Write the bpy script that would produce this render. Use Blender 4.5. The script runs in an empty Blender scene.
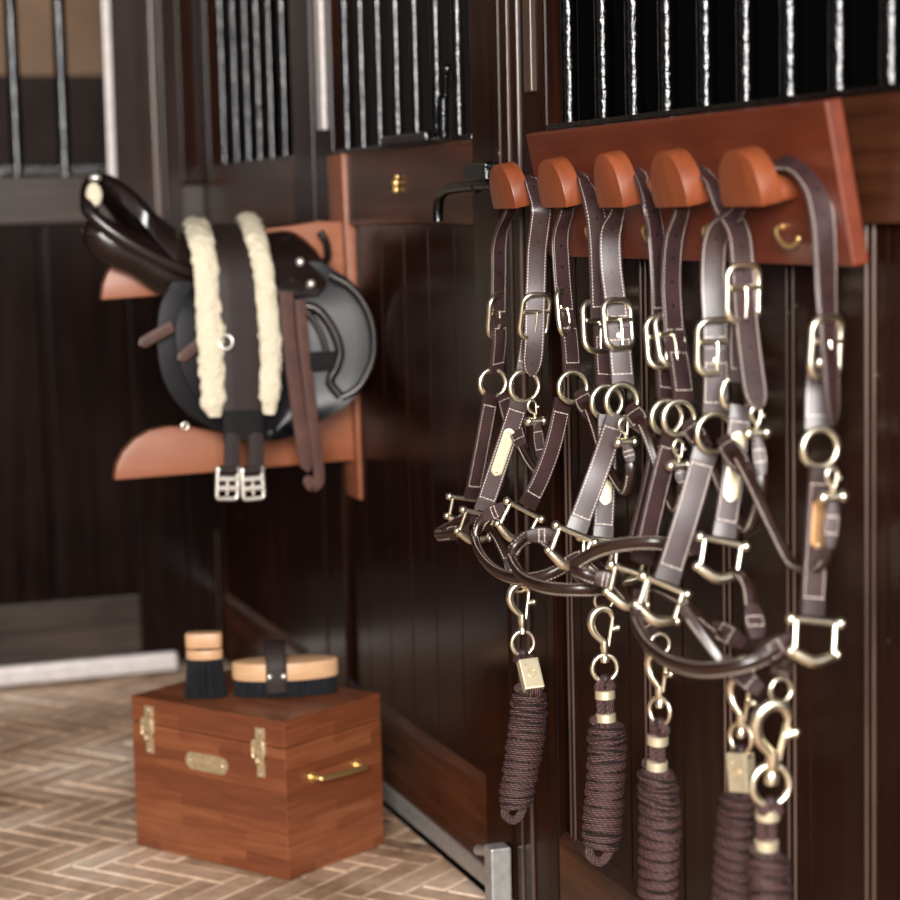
import bpy, bmesh, math, random
from mathutils import Vector, noise
random.seed(7)
PI = math.pi
V = Vector
S = bpy.context.scene
C = S.collection

# ------------------------------------------------------------------ camera model
F = 2125.0; ROLL = .023; H = 1.16566
PITCH = math.atan(241 / F)
fw = V((0, math.cos(PITCH), -math.sin(PITCH))); up = V((0, math.sin(PITCH), math.cos(PITCH))); X = V((1, 0, 0))
R_ = X * math.cos(ROLL) - up * math.sin(ROLL)
D_ = -X * math.sin(ROLL) - up * math.cos(ROLL)
EYE = V((0, 0, H))
def ray(u, v): return (fw * F + R_ * (u - 450) + D_ * (v - 450)).normalized()
def plane(u, v, p0, nn):
    r = ray(u, v); return EYE + r * ((p0 - EYE).dot(nn) / r.dot(nn))
# stable frame: a runs along the right-hand wall away from the viewer, o is the distance out from it
P0 = V((.0342, 3.5488, 0)); d1 = V((-.32686, .94507, 0)).normalized(); n_ = V((-d1.y, d1.x, 0)); Z = V((0, 0, 1))
def L(a, o, z): return P0 + d1 * a + n_ * o + Z * z
def fr(p): q = p - P0; return q.dot(d1), q.dot(n_), q.z
def pO(u, v, o): return plane(u, v, L(0, o, 0), n_)
def pA(u, v, a): return plane(u, v, L(a, 0, 0), d1)
def pZ(u, v, z): return plane(u, v, V((0, 0, z)), Z)
def aO(u, v, o=0): return fr(pO(u, v, o))[0]

# ------------------------------------------------------------------ materials
def mat(name):
    m = bpy.data.materials.new(name); m.use_nodes = True
    nt = m.node_tree; b = nt.nodes['Principled BSDF']; return m, nt, b
def N(nt, t, **k):
    n = nt.nodes.new(t)
    for a, v in k.items():
        if a.startswith('i_'): n.inputs[a[2:].replace('_', ' ')].default_value = v
        else: setattr(n, a, v)
    return n
def mth(nt, op, a, b=None, c=None):
    n = nt.nodes.new('ShaderNodeMath'); n.operation = op
    for i, x in enumerate((a, b, c)):
        if x is None: continue
        if isinstance(x, (int, float)): n.inputs[i].default_value = x
        else: nt.links.new(x, n.inputs[i])
    return n.outputs[0]
def rgb(h):
    h = h.lstrip('#'); c = [int(h[i:i+2], 16) / 255 for i in (0, 2, 4)]
    return tuple(((x / 12.92) if x < .04045 else ((x + .055) / 1.055) ** 2.4) for x in c) + (1,)
def ramp(nt, fac, stops):
    r = nt.nodes.new('ShaderNodeValToRGB'); e = r.color_ramp.elements
    while len(e) < len(stops): e.new(.5)
    for i, (p, c) in enumerate(stops): e[i].position = p; e[i].color = c
    nt.links.new(fac, r.inputs[0]); return r.outputs[0]
def bump(nt, b, h, s, d=.002):
    n = nt.nodes.new('ShaderNodeBump'); n.inputs['Strength'].default_value = s; n.inputs['Distance'].default_value = d
    nt.links.new(h, n.inputs['Height']); nt.links.new(n.outputs[0], b.inputs['Normal'])
def simple(name, col, rough=.5, metal=0, spec=.5, nscale=0, bs=.3, bd=.002, var=.2, coat=0):
    m, nt, b = mat(name)
    b.inputs['Base Color'].default_value = col; b.inputs['Roughness'].default_value = rough; b.inputs['Metallic'].default_value = metal
    b.inputs['Specular IOR Level'].default_value = spec; b.inputs['Coat Weight'].default_value = coat; b.inputs['Coat Roughness'].default_value = .15
    if nscale:
        tc = N(nt, 'ShaderNodeTexCoord'); nz = N(nt, 'ShaderNodeTexNoise'); nz.inputs['Scale'].default_value = nscale; nz.inputs['Detail'].default_value = 6
        nt.links.new(tc.outputs['Object'], nz.inputs['Vector'])
        lo = tuple(c * (1 - var) for c in col[:3]) + (1,); hi = tuple(min(1, c * (1 + var)) for c in col[:3]) + (1,)
        nt.links.new(ramp(nt, nz.outputs[0], [(.3, lo), (.7, hi)]), b.inputs['Base Color']); bump(nt, b, nz.outputs[0], bs, bd)
    return m
def wood(name, c0, c1, axis, rough=.4, sc=1, bs=.15, chips=None, coat=0, rvar=.15, spec=.5):
    """grain stretched along `axis` (world direction vector)"""
    m, nt, b = mat(name)
    g = N(nt, 'ShaderNodeNewGeometry')
    ax = axis.normalized(); s1 = (Z if abs(ax.z) < .9 else n_); s1 = (s1 - ax * s1.dot(ax)).normalized(); s2 = ax.cross(s1)
    comp = []
    for vec, k in ((ax, 2.2 * sc), (s1, 38 * sc), (s2, 38 * sc)):
        d = N(nt, 'ShaderNodeVectorMath', operation='DOT_PRODUCT'); nt.links.new(g.outputs['Position'], d.inputs[0]); d.inputs[1].default_value = vec * k; comp.append(d.outputs['Value'])
    cx = N(nt, 'ShaderNodeCombineXYZ')
    for i in range(3): nt.links.new(comp[i], cx.inputs[i])
    nz = N(nt, 'ShaderNodeTexNoise'); nz.inputs['Scale'].default_value = 1; nz.inputs['Detail'].default_value = 8; nz.inputs['Roughness'].default_value = .65; nt.links.new(cx.outputs[0], nz.inputs['Vector'])
    n2 = N(nt, 'ShaderNodeTexNoise'); n2.inputs['Scale'].default_value = 3.2; n2.inputs['Detail'].default_value = 3; nt.links.new(g.outputs['Position'], n2.inputs['Vector'])
    f = mth(nt, 'ADD', mth(nt, 'MULTIPLY', nz.outputs[0], .62), mth(nt, 'MULTIPLY', n2.outputs[0], .38))
    col = ramp(nt, f, [(.36, c0), (.64, c1)])
    if chips:
        n3 = N(nt, 'ShaderNodeTexNoise'); n3.inputs['Scale'].default_value = 16; n3.inputs['Detail'].default_value = 9; n3.inputs['Roughness'].default_value = .75; nt.links.new(g.outputs['Position'], n3.inputs['Vector'])
        mk = mth(nt, 'GREATER_THAN', n3.outputs[0], chips[0])
        mx = N(nt, 'ShaderNodeMix', data_type='RGBA'); nt.links.new(mk, mx.inputs[0]); nt.links.new(col, mx.inputs[6]); mx.inputs[7].default_value = chips[1]; col = mx.outputs[2]
    nt.links.new(col, b.inputs['Base Color'])
    nt.links.new(mth(nt, 'ADD', rough - rvar / 2, mth(nt, 'MULTIPLY', n2.outputs[0], rvar)), b.inputs['Roughness'])
    b.inputs['Coat Weight'].default_value = coat; b.inputs['Coat Roughness'].default_value = .2; b.inputs['Specular IOR Level'].default_value = spec
    bump(nt, b, nz.outputs[0], bs, .001)
    return m
def leather(name, col, rough=.42, stitch=True, holes=False, rolled=False, spec=.5):
    m, nt, b = mat(name)
    tc = N(nt, 'ShaderNodeTexCoord')
    nz = N(nt, 'ShaderNodeTexNoise'); nz.inputs['Scale'].default_value = 420; nz.inputs['Detail'].default_value = 3; nt.links.new(tc.outputs['Object'], nz.inputs['Vector'])
    n2 = N(nt, 'ShaderNodeTexNoise'); n2.inputs['Scale'].default_value = 26; n2.inputs['Detail'].default_value = 4; nt.links.new(tc.outputs['Object'], n2.inputs['Vector'])
    lo = tuple(c * .72 for c in col[:3]) + (1,); hi = tuple(c * 1.35 for c in col[:3]) + (1,)
    c = ramp(nt, n2.outputs[0], [(.3, lo), (.7, hi)])
    hgt = nz.outputs[0]
    if stitch or holes:
        uv = N(nt, 'ShaderNodeUVMap', uv_map='uv'); sp = N(nt, 'ShaderNodeSeparateXYZ'); nt.links.new(uv.outputs[0], sp.inputs[0])
        u2 = N(nt, 'ShaderNodeUVMap', uv_map='uv2'); s2 = N(nt, 'ShaderNodeSeparateXYZ'); nt.links.new(u2.outputs[0], s2.inputs[0])
        u = mth(nt, 'ABSOLUTE', sp.outputs[0]); v = sp.outputs[1]
    if stitch:
        dash = mth(nt, 'LESS_THAN', mth(nt, 'FRACT', mth(nt, 'MULTIPLY', v, 1 / .0046)), .58)
        lo_, hi_ = (.82, .90) if rolled else (.76, .835)
        row = mth(nt, 'MULTIPLY', mth(nt, 'GREATER_THAN', u, lo_), mth(nt, 'LESS_THAN', u, hi_))
        inside = mth(nt, 'MULTIPLY', mth(nt, 'GREATER_THAN', v, .0145), mth(nt, 'GREATER_THAN', s2.outputs[1], .0145))
        st = mth(nt, 'MULTIPLY', mth(nt, 'MULTIPLY', dash, row), inside)
        if not rolled:
            dash2 = mth(nt, 'LESS_THAN', mth(nt, 'FRACT', mth(nt, 'MULTIPLY', u, 3.4)), .68)
            for w in (v, s2.outputs[1]):
                e = mth(nt, 'LESS_THAN', mth(nt, 'ABSOLUTE', mth(nt, 'SUBTRACT', w, .0155)), .0006)
                st = mth(nt, 'MAXIMUM', st, mth(nt, 'MULTIPLY', mth(nt, 'MULTIPLY', e, dash2), mth(nt, 'LESS_THAN', u, .82)))
        mx = N(nt, 'ShaderNodeMix', data_type='RGBA'); nt.links.new(st, mx.inputs[0]); nt.links.new(c, mx.inputs[6]); mx.inputs[7].default_value = rgb('#cbbdb0'); c = mx.outputs[2]
    if holes:
        fv = mth(nt, 'SUBTRACT', mth(nt, 'FRACT', mth(nt, 'MULTIPLY', v, 1 / .030)), .5)
        rr = mth(nt, 'ADD', mth(nt, 'POWER', mth(nt, 'MULTIPLY', fv, 2.0), 2), mth(nt, 'POWER', u, 2))
        hl = mth(nt, 'LESS_THAN', rr, .018)
        mx = N(nt, 'ShaderNodeMix', data_type='RGBA'); nt.links.new(hl, mx.inputs[0]); nt.links.new(c, mx.inputs[6]); mx.inputs[7].default_value = (.003, .002, .002, 1); c = mx.outputs[2]
    nt.links.new(c, b.inputs['Base Color']); b.inputs['Roughness'].default_value = rough; b.inputs['Specular IOR Level'].default_value = spec
    bump(nt, b, hgt, .12, .0006)
    return m
def rope_mat(name, c0, c1, c2):
    m, nt, b = mat(name)
    uv = N(nt, 'ShaderNodeUVMap', uv_map='uv'); sp = N(nt, 'ShaderNodeSeparateXYZ'); nt.links.new(uv.outputs[0], sp.inputs[0])
    a = mth(nt, 'ADD', mth(nt, 'MULTIPLY', sp.outputs[0], 12), mth(nt, 'MULTIPLY', sp.outputs[1], 1 / .03))
    c = mth(nt, 'SUBTRACT', mth(nt, 'MULTIPLY', sp.outputs[0], 4), mth(nt, 'MULTIPLY', sp.outputs[1], 1 / .0075))
    br = mth(nt, 'MULTIPLY', mth(nt, 'SINE', mth(nt, 'MULTIPLY', a, 2*PI)), mth(nt, 'ADD', .62, mth(nt, 'MULTIPLY', .38, mth(nt, 'SINE', mth(nt, 'MULTIPLY', c, 2*PI)))))
    col = ramp(nt, mth(nt, 'ADD', mth(nt, 'MULTIPLY', br, .5), .5), [(.2, c0), (.55, c1), (.9, c2)])
    nt.links.new(col, b.inputs['Base Color']); b.inputs['Roughness'].default_value = .6
    bump(nt, b, br, .8, .0015)
    return m

M = {}
M['wall'] = wood('dark_varnished_wood', rgb('#0b0504'), rgb('#2a130b'), Z, .22, 1, .25, (.675, rgb('#6d6058')), .0, .12, .09)
M['rail'] = wood('dark_rail_wood', rgb('#1c0d07'), rgb('#54301e'), d1, .22, 1, .25, (.74, rgb('#94867c')), .0, .12, .12)
M['lwall'] = wood('left_wall_wood', rgb('#0b0605'), rgb('#1f130f'), Z, .22, 1, .2, None, 0, .12, .12)
M['lrail'] = wood('left_rail_wood', rgb('#241c18'), rgb('#463b34'), n_, .35, 1, .2, None, 0, .1, .3)
M['post'] = wood('post_wood', rgb('#150e0b'), rgb('#33251f'), Z, .25, 1, .2, None, 0, .1, .15)
M['bead'] = wood('worn_bead_wood', rgb('#2c1e18'), rgb('#5a463c'), Z, .25, 1, .2, (.7, rgb('#b8aca2')), 0, .1, .4)
M['cherry'] = wood('cherry_stained_wood', rgb('#4f2011'), rgb('#6a2e19'), d1, .4, .8, .06, None, .08)
M['hook'] = wood('hook_wood', rgb('#6c341b'), rgb('#854527'), Z, .42, 1.4, .05, None, .08)
M['srack'] = wood('saddle_rack_wood', rgb('#7d452a'), rgb('#945a3a'), n_, .45, 1, .05, None, .08)
M['black'] = simple('black_painted_steel', rgb('#030304'), .13, 0, .55, 120, .42, .004, .3, 0)
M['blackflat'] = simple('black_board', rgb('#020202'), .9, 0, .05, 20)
M['steel'] = simple('galvanised_steel', rgb('#a9a7a3'), .42, .55, .5, 60, .1, .001, .15)
M['white'] = simple('white_worn_strip', rgb('#c9c1bd'), .45, .1, .5, 40, .15, .001, .12)
M['tan'] = simple('tan_plaster', rgb('#7c6552'), .9, 0, .2, 5, .2, .004, .15)
M['dark_lower'] = simple('stall_dark_lower', rgb('#2a221f'), .8, 0, .2, 8, .2, .004, .25)
M['brass'] = simple('pale_brass', rgb('#fbf0d6'), .31, 1, .5, 90, .04, .0005, .06)
M['plate'] = simple('satin_brass_plate', rgb('#ddd0b0'), .42, .65, .5, 90, .04, .0005, .06)
M['gilt'] = simple('gilt_plate', rgb('#a87e54'), .45, .5, .5, 90, .04, .0005, .06)
M['brassd'] = simple('golden_brass', rgb('#e8c684'), .34, .9, .5, 90, .04, .0005, .08)
M['antique'] = simple('antique_brass', rgb('#c4ad88'), .42, .6, .5, 120, .25, .001, .25)
M['nickel'] = simple('nickel', rgb('#f0ebe0'), .34, .8, .5, 90, .04, .0005, .06)
LB = rgb('#332223')
M['crown'] = leather('crown_leather', LB, .41, True, True, False, .6)
M['leather'] = leather('bridle_leather', LB, .41, True, False, False, .6)
M['plain'] = leather('plain_bridle_leather', rgb('#2a1b1a'), .34, False, False, False, .8)
M['rolled'] = leather('rolled_leather', rgb('#24140f'), .3, True, False, True, .7)
M['saddle'] = simple('black_saddle_leather', rgb('#1a100e'), .27, 0, .5, 14, .08, .001, .3, .0)
M['flap'] = simple('saddle_flap_leather', rgb('#0b0a0d'), .34, 0, .22, 14, .08, .001, .2, .0)
M['brownstrap'] = simple('brown_strap_leather', rgb('#4a2f27'), .38, 0, .5, 30, .1, .001, .25)
M['girth'] = simple('dark_brown_girth', rgb('#251b19'), .6, 0, .3, 200, .2, .001, .2)
M['elastic'] = simple('black_elastic', rgb('#0c0a0a'), .8, 0, .3, 300, .3, .001, .3)
M['fleece'] = simple('cream_sheepskin', rgb('#cfc5ad'), .95, 0, .1, 120, .9, .006, .08)
M['bristle'] = simple('black_bristle', rgb('#141519'), .55, 0, .4, 30, .2, .001, .3)
M['beech'] = wood('light_beech', rgb('#b08560'), rgb('#c9a27c'), X, .45, 1, .05)
M['rope'] = rope_mat('braided_rope', rgb('#050303'), rgb('#271516'), rgb('#8a5f5a'))

def boxwood():
    m, nt, b = mat('tack_box_wood')
    uv = N(nt, 'ShaderNodeUVMap', uv_map='uv'); sp = N(nt, 'ShaderNodeSeparateXYZ'); nt.links.new(uv.outputs[0], sp.inputs[0])
    br = N(nt, 'ShaderNodeTexBrick'); br.inputs['Scale'].default_value = 1; br.inputs['Mortar Size'].default_value = 0; br.inputs['Brick Width'].default_value = .16; br.inputs['Row Height'].default_value = .02
    br.offset = .37; br.inputs['Color1'].default_value = (0, 0, 0, 1); br.inputs['Color2'].default_value = (1, 1, 1, 1); nt.links.new(uv.outputs[0], br.inputs['Vector'])
    mp = N(nt, 'ShaderNodeMapping'); mp.inputs['Scale'].default_value = (6, 90, 1); nt.links.new(uv.outputs[0], mp.inputs[0])
    nz = N(nt, 'ShaderNodeTexNoise'); nz.inputs['Scale'].default_value = 1.5; nz.inputs['Detail'].default_value = 6; nt.links.new(mp.outputs[0], nz.inputs['Vector'])
    f = mth(nt, 'ADD', mth(nt, 'ADD', .08, mth(nt, 'MULTIPLY', br.outputs[0], .28)), mth(nt, 'MULTIPLY', nz.outputs[0], .6))
    nt.links.new(ramp(nt, f, [(.2, rgb('#552a18')), (.5, rgb('#6f3b22')), (.85, rgb('#8f5735'))]), b.inputs['Base Color'])
    b.inputs['Roughness'].default_value = .42; b.inputs['Coat Weight'].default_value = .15
    return m
M['boxwood'] = boxwood()
def brickmat():
    m, nt, b = mat('herringbone_brick')
    vc = N(nt, 'ShaderNodeVertexColor', layer_name='rnd'); sp = N(nt, 'ShaderNodeSeparateColor'); nt.links.new(vc.outputs[0], sp.inputs[0])
    g = N(nt, 'ShaderNodeNewGeometry')
    nz = N(nt, 'ShaderNodeTexNoise'); nz.inputs['Scale'].default_value = 2.2; nz.inputs['Detail'].default_value = 7; nz.inputs['Roughness'].default_value = .62; nt.links.new(g.outputs['Position'], nz.inputs['Vector'])
    n2 = N(nt, 'ShaderNodeTexNoise'); n2.inputs['Scale'].default_value = 45; n2.inputs['Detail'].default_value = 5; nt.links.new(g.outputs['Position'], n2.inputs['Vector'])
    f = mth(nt, 'ADD', mth(nt, 'ADD', mth(nt, 'MULTIPLY', sp.outputs[0], .12), mth(nt, 'MULTIPLY', nz.outputs[0], .95)), mth(nt, 'MULTIPLY', n2.outputs[0], .25))
    nt.links.new(ramp(nt, f, [(.42, rgb('#5c4433')), (.56, rgb('#9c7e65')), (.72, rgb('#c4a68c')), (.88, rgb('#e0cbb6'))]), b.inputs['Base Color'])
    nt.links.new(mth(nt, 'ADD', .5, mth(nt, 'MULTIPLY', n2.outputs[0], .3)), b.inputs['Roughness']); bump(nt, b, n2.outputs[0], .4, .003)
    return m
M['brick'] = brickmat()
M['mortar'] = simple('pale_mortar', rgb('#bfab97'), .9, 0, .2, 12, .3, .002, .25)

# ------------------------------------------------------------------ mesh builder
class MB:
    def __init__(s): s.v = []; s.f = []; s.uv = []; s.uv2 = []; s.smooth = []
    def add(s, vs, fs, uvs=None, uv2=None, smooth=True):
        b = len(s.v); s.v += [V(x) for x in vs]
        s.uv += uvs if uvs else [(0, 0)] * len(vs); s.uv2 += uv2 if uv2 else [(0, 1)] * len(vs)
        for f in fs: s.f.append([b + i for i in f]); s.smooth.append(smooth)
        return s
    def box(s, c, ax, ay, az, sx, sy, sz, bev=0):
        ax, ay, az = ax * sx / 2, ay * sy / 2, az * sz / 2
        bm = bmesh.new(); vs = []
        for i in (-1, 1):
            for j in (-1, 1):
                for k in (-1, 1): vs.append(bm.verts.new(c + ax * i + ay * j + az * k))
        for f in ((0, 1, 3, 2), (4, 6, 7, 5), (0, 4, 5, 1), (2, 3, 7, 6), (0, 2, 6, 4), (1, 5, 7, 3)): bm.faces.new([vs[i] for i in f])
        bmesh.ops.recalc_face_normals(bm, faces=bm.faces)
        if bev: bmesh.ops.bevel(bm, geom=list(bm.edges), offset=bev, segments=2, affect='EDGES', profile=.6)
        s.frombm(bm, False, c, ax.normalized(), ay.normalized(), az.normalized()); return s
    def frombm(s, bm, smooth=True, c=None, ax=None, ay=None, az=None):
        bm.verts.index_update(); uvs = None
        if c is not None:
            # face-wise planar uv in metres
            for f in bm.faces:
                nn = f.normal; vs = [v.co.copy() for v in f.verts]; uv = []
                for p in vs:
                    q = p - c
                    if abs(nn.dot(ax)) > .7: uv.append((q.dot(ay), q.dot(az)))
                    elif abs(nn.dot(ay)) > .7: uv.append((q.dot(ax) + .07, q.dot(az)))
                    else: uv.append((q.dot(ax), q.dot(ay)))
                s.add(vs, [list(range(len(vs)))], uv, None, smooth)
        else:
            s.add([v.co.copy() for v in bm.verts], [[v.index for v in f.verts] for f in bm.faces], None, None, smooth)
        bm.free(); return s
    def fbox(s, a0, a1, o0, o1, z0, z1, bev=.002):
        return s.box(L((a0 + a1) / 2, (o0 + o1) / 2, (z0 + z1) / 2), d1, n_, Z, abs(a1 - a0), abs(o1 - o0), abs(z1 - z0), bev)
    def tube(s, pts, r, seg=12, closed=False, caps=True, fin=None, finamt=0, sq=None, uvl=None):
        n = len(pts); rs = r if isinstance(r, (list, tuple)) else [r] * n
        vs = []; uv = []; uv2 = []; acc = 0; ls = [0]
        for i in range(1, n): acc += (pts[i] - pts[i-1]).length; ls.append(acc)
        prev = None
        for i in range(n):
            t = (pts[(i+1) % n] - pts[i-1]) if closed or 0 < i < n-1 else (pts[1] - pts[0] if i == 0 else pts[-1] - pts[-2])
            t = t.normalized()
            if fin is not None: a = fin - t * fin.dot(t)
            elif prev is not None: a = prev - t * prev.dot(t)
            else:
                a = Z - t * t.z
                if a.length < .3: a = n_ - t * n_.dot(t)
            if a.length < 1e-4: a = prev if prev is not None else t.orthogonal()
            if fin is not None and prev is not None:
                if a.length < .35: a = (a.normalized() * a.length + prev * (.35 - a.length)); a = a - t * a.dot(t)
            a = a.normalized(); prev = a; b = t.cross(a)
            sx, sy = (sq if sq else (1, 1))
            for k in range(seg):
                th = 2 * PI * k / seg; ca = math.cos(th)
                rr = rs[i] * (1 + finamt * max(0, (ca - .55) / .45)) if finamt else rs[i]
                w = 1 if not finamt or ca < .55 else (1 - .45 * (ca - .55) / .45)
                vs.append(pts[i] + a * ca * rr * sx + b * math.sin(th) * rs[i] * w * sy)
                uv.append(((ca if finamt else k / seg), ls[i])); uv2.append((0, acc - ls[i]))
        fs = []
        m = n if closed else n - 1
        for i in range(m):
            for k in range(seg):
                a0 = i * seg + k; a1 = i * seg + (k+1) % seg; b0 = ((i+1) % n) * seg + k; b1 = ((i+1) % n) * seg + (k+1) % seg
                fs.append((a0, a1, b1, b0))
        s.add(vs, fs, uv, uv2)
        if caps and not closed:
            s.f.append([len(s.v) - n * seg + k for k in range(seg)][::-1]); s.smooth.append(False)
            s.f.append([len(s.v) - seg + k for k in range(seg)]); s.smooth.append(False)
        return s
    def ribbon(s, pts, w, th, wdir, tip0=0, tip1=0, voff=0, jit=0):
        """strap: flat band following pts; wdir = across direction (vector or list)"""
        n = len(pts); acc = 0; ls = [0]
        for i in range(1, n): acc += (pts[i] - pts[i-1]).length; ls.append(acc)
        cols = [(-1, -.25), (-.93, -.5), (-.45, -.56), (0, -.6), (.45, -.56), (.93, -.5), (1, -.25), (1, .25), (.93, .5), (.45, .56), (0, .6), (-.45, .56), (-.93, .5), (-1, .25)]
        vs = []; uv = []; uv2 = []
        for i in range(n):
            t = (pts[min(i+1, n-1)] - pts[max(i-1, 0)]).normalized()
            wd = wdir[i] if isinstance(wdir, list) else wdir
            if callable(wd): wd = wd(t)
            a = wd - t * wd.dot(t); a = a.normalized() if a.length > 1e-4 else t.orthogonal().normalized(); b = t.cross(a)
            ww = w[i] if isinstance(w, list) else w
            k = 1
            if tip0 and ls[i] < tip0: k = min(k, max(.12, math.sqrt(max(0, 1 - (1 - ls[i] / tip0) ** 2))))
            if tip1 and acc - ls[i] < tip1: k = min(k, max(.12, math.sqrt(max(0, 1 - (1 - (acc - ls[i]) / tip1) ** 2))))
            for cx, cy in cols:
                vs.append(pts[i] + a * cx * ww / 2 * k + b * cy * th); uv.append((cx, ls[i] + voff)); uv2.append((0, acc - ls[i] + (1 if tip1 else 0)))
        m = len(cols); fs = []
        for i in range(n-1):
            for k in range(m): fs.append((i*m+k, i*m+(k+1) % m, (i+1)*m+(k+1) % m, (i+1)*m+k))
        fs.append(list(range(m))[::-1]); fs.append([(n-1)*m+k for k in range(m)])
        s.add(vs, fs, uv, uv2); return s
    def sphere(s, c, r, sc=(1, 1, 1), seg=12):
        bm = bmesh.new(); bmesh.ops.create_uvsphere(bm, u_segments=seg, v_segments=seg * 2 // 3, radius=r)
        for v in bm.verts: v.co = V((v.co.x * sc[0], v.co.y * sc[1], v.co.z * sc[2])) + c
        s.frombm(bm); return s
    def cyl(s, p0, p1, r, seg=16, bev=0):
        t = (p1 - p0)
        if bev:
            k = t.normalized() * bev; s.tube([p0, p0 + k, p1 - k, p1], [r - bev, r, r, r - bev], seg)
        else: s.tube([p0, p1], r, seg)
        return s
    def prism(s, outline, e, bev=0, smooth=False):
        """outline: list of world points (planar), extruded by vector e"""
        bm = bmesh.new(); vs = [bm.verts.new(p) for p in outline]; f = bm.faces.new(vs)
        r = bmesh.ops.extrude_face_region(bm, geom=[f]); nv = [x for x in r['geom'] if isinstance(x, bmesh.types.BMVert)]
        for v in nv: v.co += e
        bmesh.ops.recalc_face_normals(bm, faces=bm.faces)
        if bev:
            ed = [x for x in bm.edges if len(x.link_faces) == 2 and any(len(q.verts) > 5 for q in x.link_faces) or x.calc_face_angle(0) > .7]
            bmesh.ops.bevel(bm, geom=ed, offset=bev, segments=2, affect='EDGES', profile=.6)
        s.frombm(bm, smooth); return s
    def build(s, name, m, thing=None, parent=None, label=None):
        loc = thing.loc if thing else V((0, 0, 0))
        me = bpy.data.meshes.new(name); me.from_pydata([v - loc for v in s.v], [], s.f)
        for nm, arr in (('uv', s.uv), ('uv2', s.uv2)):
            l = me.uv_layers.new(name=nm); dd = l.data
            for lp in me.loops: dd[lp.index].uv = arr[lp.vertex_index]
        me.polygons.foreach_set('use_smooth', s.smooth); me.materials.append(m); me.update()
        bm = bmesh.new(); bm.from_mesh(me); bmesh.ops.recalc_face_normals(bm, faces=bm.faces); bm.to_mesh(me); bm.free()
        try: me.set_sharp_from_angle(angle=math.radians(42))
        except Exception: pass
        o = bpy.data.objects.new(name, me); C.objects.link(o)
        if thing: o.parent = parent or thing.root
        if label: o['label'] = label
        return o

class Thing:
    def __init__(s, name, label, cat, loc, group=None, kind=None):
        s.root = bpy.data.objects.new(name, None); C.objects.link(s.root); s.root.empty_display_size = .05
        s.loc = V(loc); s.root.location = s.loc
        if label: s.root['label'] = label
        if cat: s.root['category'] = cat
        if group: s.root['group'] = group
        if kind: s.root['kind'] = kind
def tag(o, label=None, cat=None, group=None, kind=None):
    if label: o['label'] = label
    if cat: o['category'] = cat
    if group: o['group'] = group
    if kind: o['kind'] = kind

def crv(pts, k=8, closed=False):
    """Catmull-Rom through points"""
    n = len(pts); out = []
    if n == 2: return [pts[0].lerp(pts[1], i / k) for i in range(k + 1)]
    for i in range(n if closed else n - 1):
        p1 = pts[i]; p2 = pts[(i+1) % n]
        p0 = pts[i-1] if (i > 0 or closed) else p1 * 2 - p2
        p3 = pts[(i+2) % n] if (i+2 < n or closed) else p2 * 2 - p1
        for j in range(k):
            t = j / k
            out.append(.5 * ((2*p1) + (p2-p0)*t + (2*p0-5*p1+4*p2-p3)*t*t + (3*p1-p0-3*p2+p3)*t**3))
    if not closed: out.append(pts[-1].copy())
    return out
def ring_pts(c, ax, ay, rx, ry, n=32): return [c + ax * rx * math.cos(2*PI*i/n) + ay * ry * math.sin(2*PI*i/n) for i in range(n)]
def rrect(c, ax, ay, w, h, r, bow=0, nrm=None, k=6):
    pts = []
    for cx, cy, s0 in ((w/2-r, h/2-r, 0), (-w/2+r, h/2-r, 1), (-w/2+r, -h/2+r, 2), (w/2-r, -h/2+r, 3)):
        for i in range(k+1):
            th = PI/2 * (s0 + i / k); x = cx + r*math.cos(th); y = cy + r*math.sin(th)
            p = c + ax*x + ay*y
            if bow and nrm: p = p + nrm * (bow * (1 - (2*y/h)**2))
            pts.append(p)
    # densify straight spans
    out = []
    for i, p in enumerate(pts):
        q = pts[(i+1) % len(pts)]; m = max(1, int((q-p).length / .006))
        for j in range(m): 
            x = p.lerp(q, j/m); out.append(x)
    return out

# ------------------------------------------------------------------ the stable (setting)
AL = (fr(pZ(0, 690, 0))[0] + fr(pZ(175, 672, 0))[0]) / 2
print('AL', AL)
WL = lambda u, v: fr(pA(u, v, AL))     # point on left wall
ZG, ZR, ZB = 1.279, 1.139, .19          # grille sill, rail bottom, bottom rail top
ZT = 2.15

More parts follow.
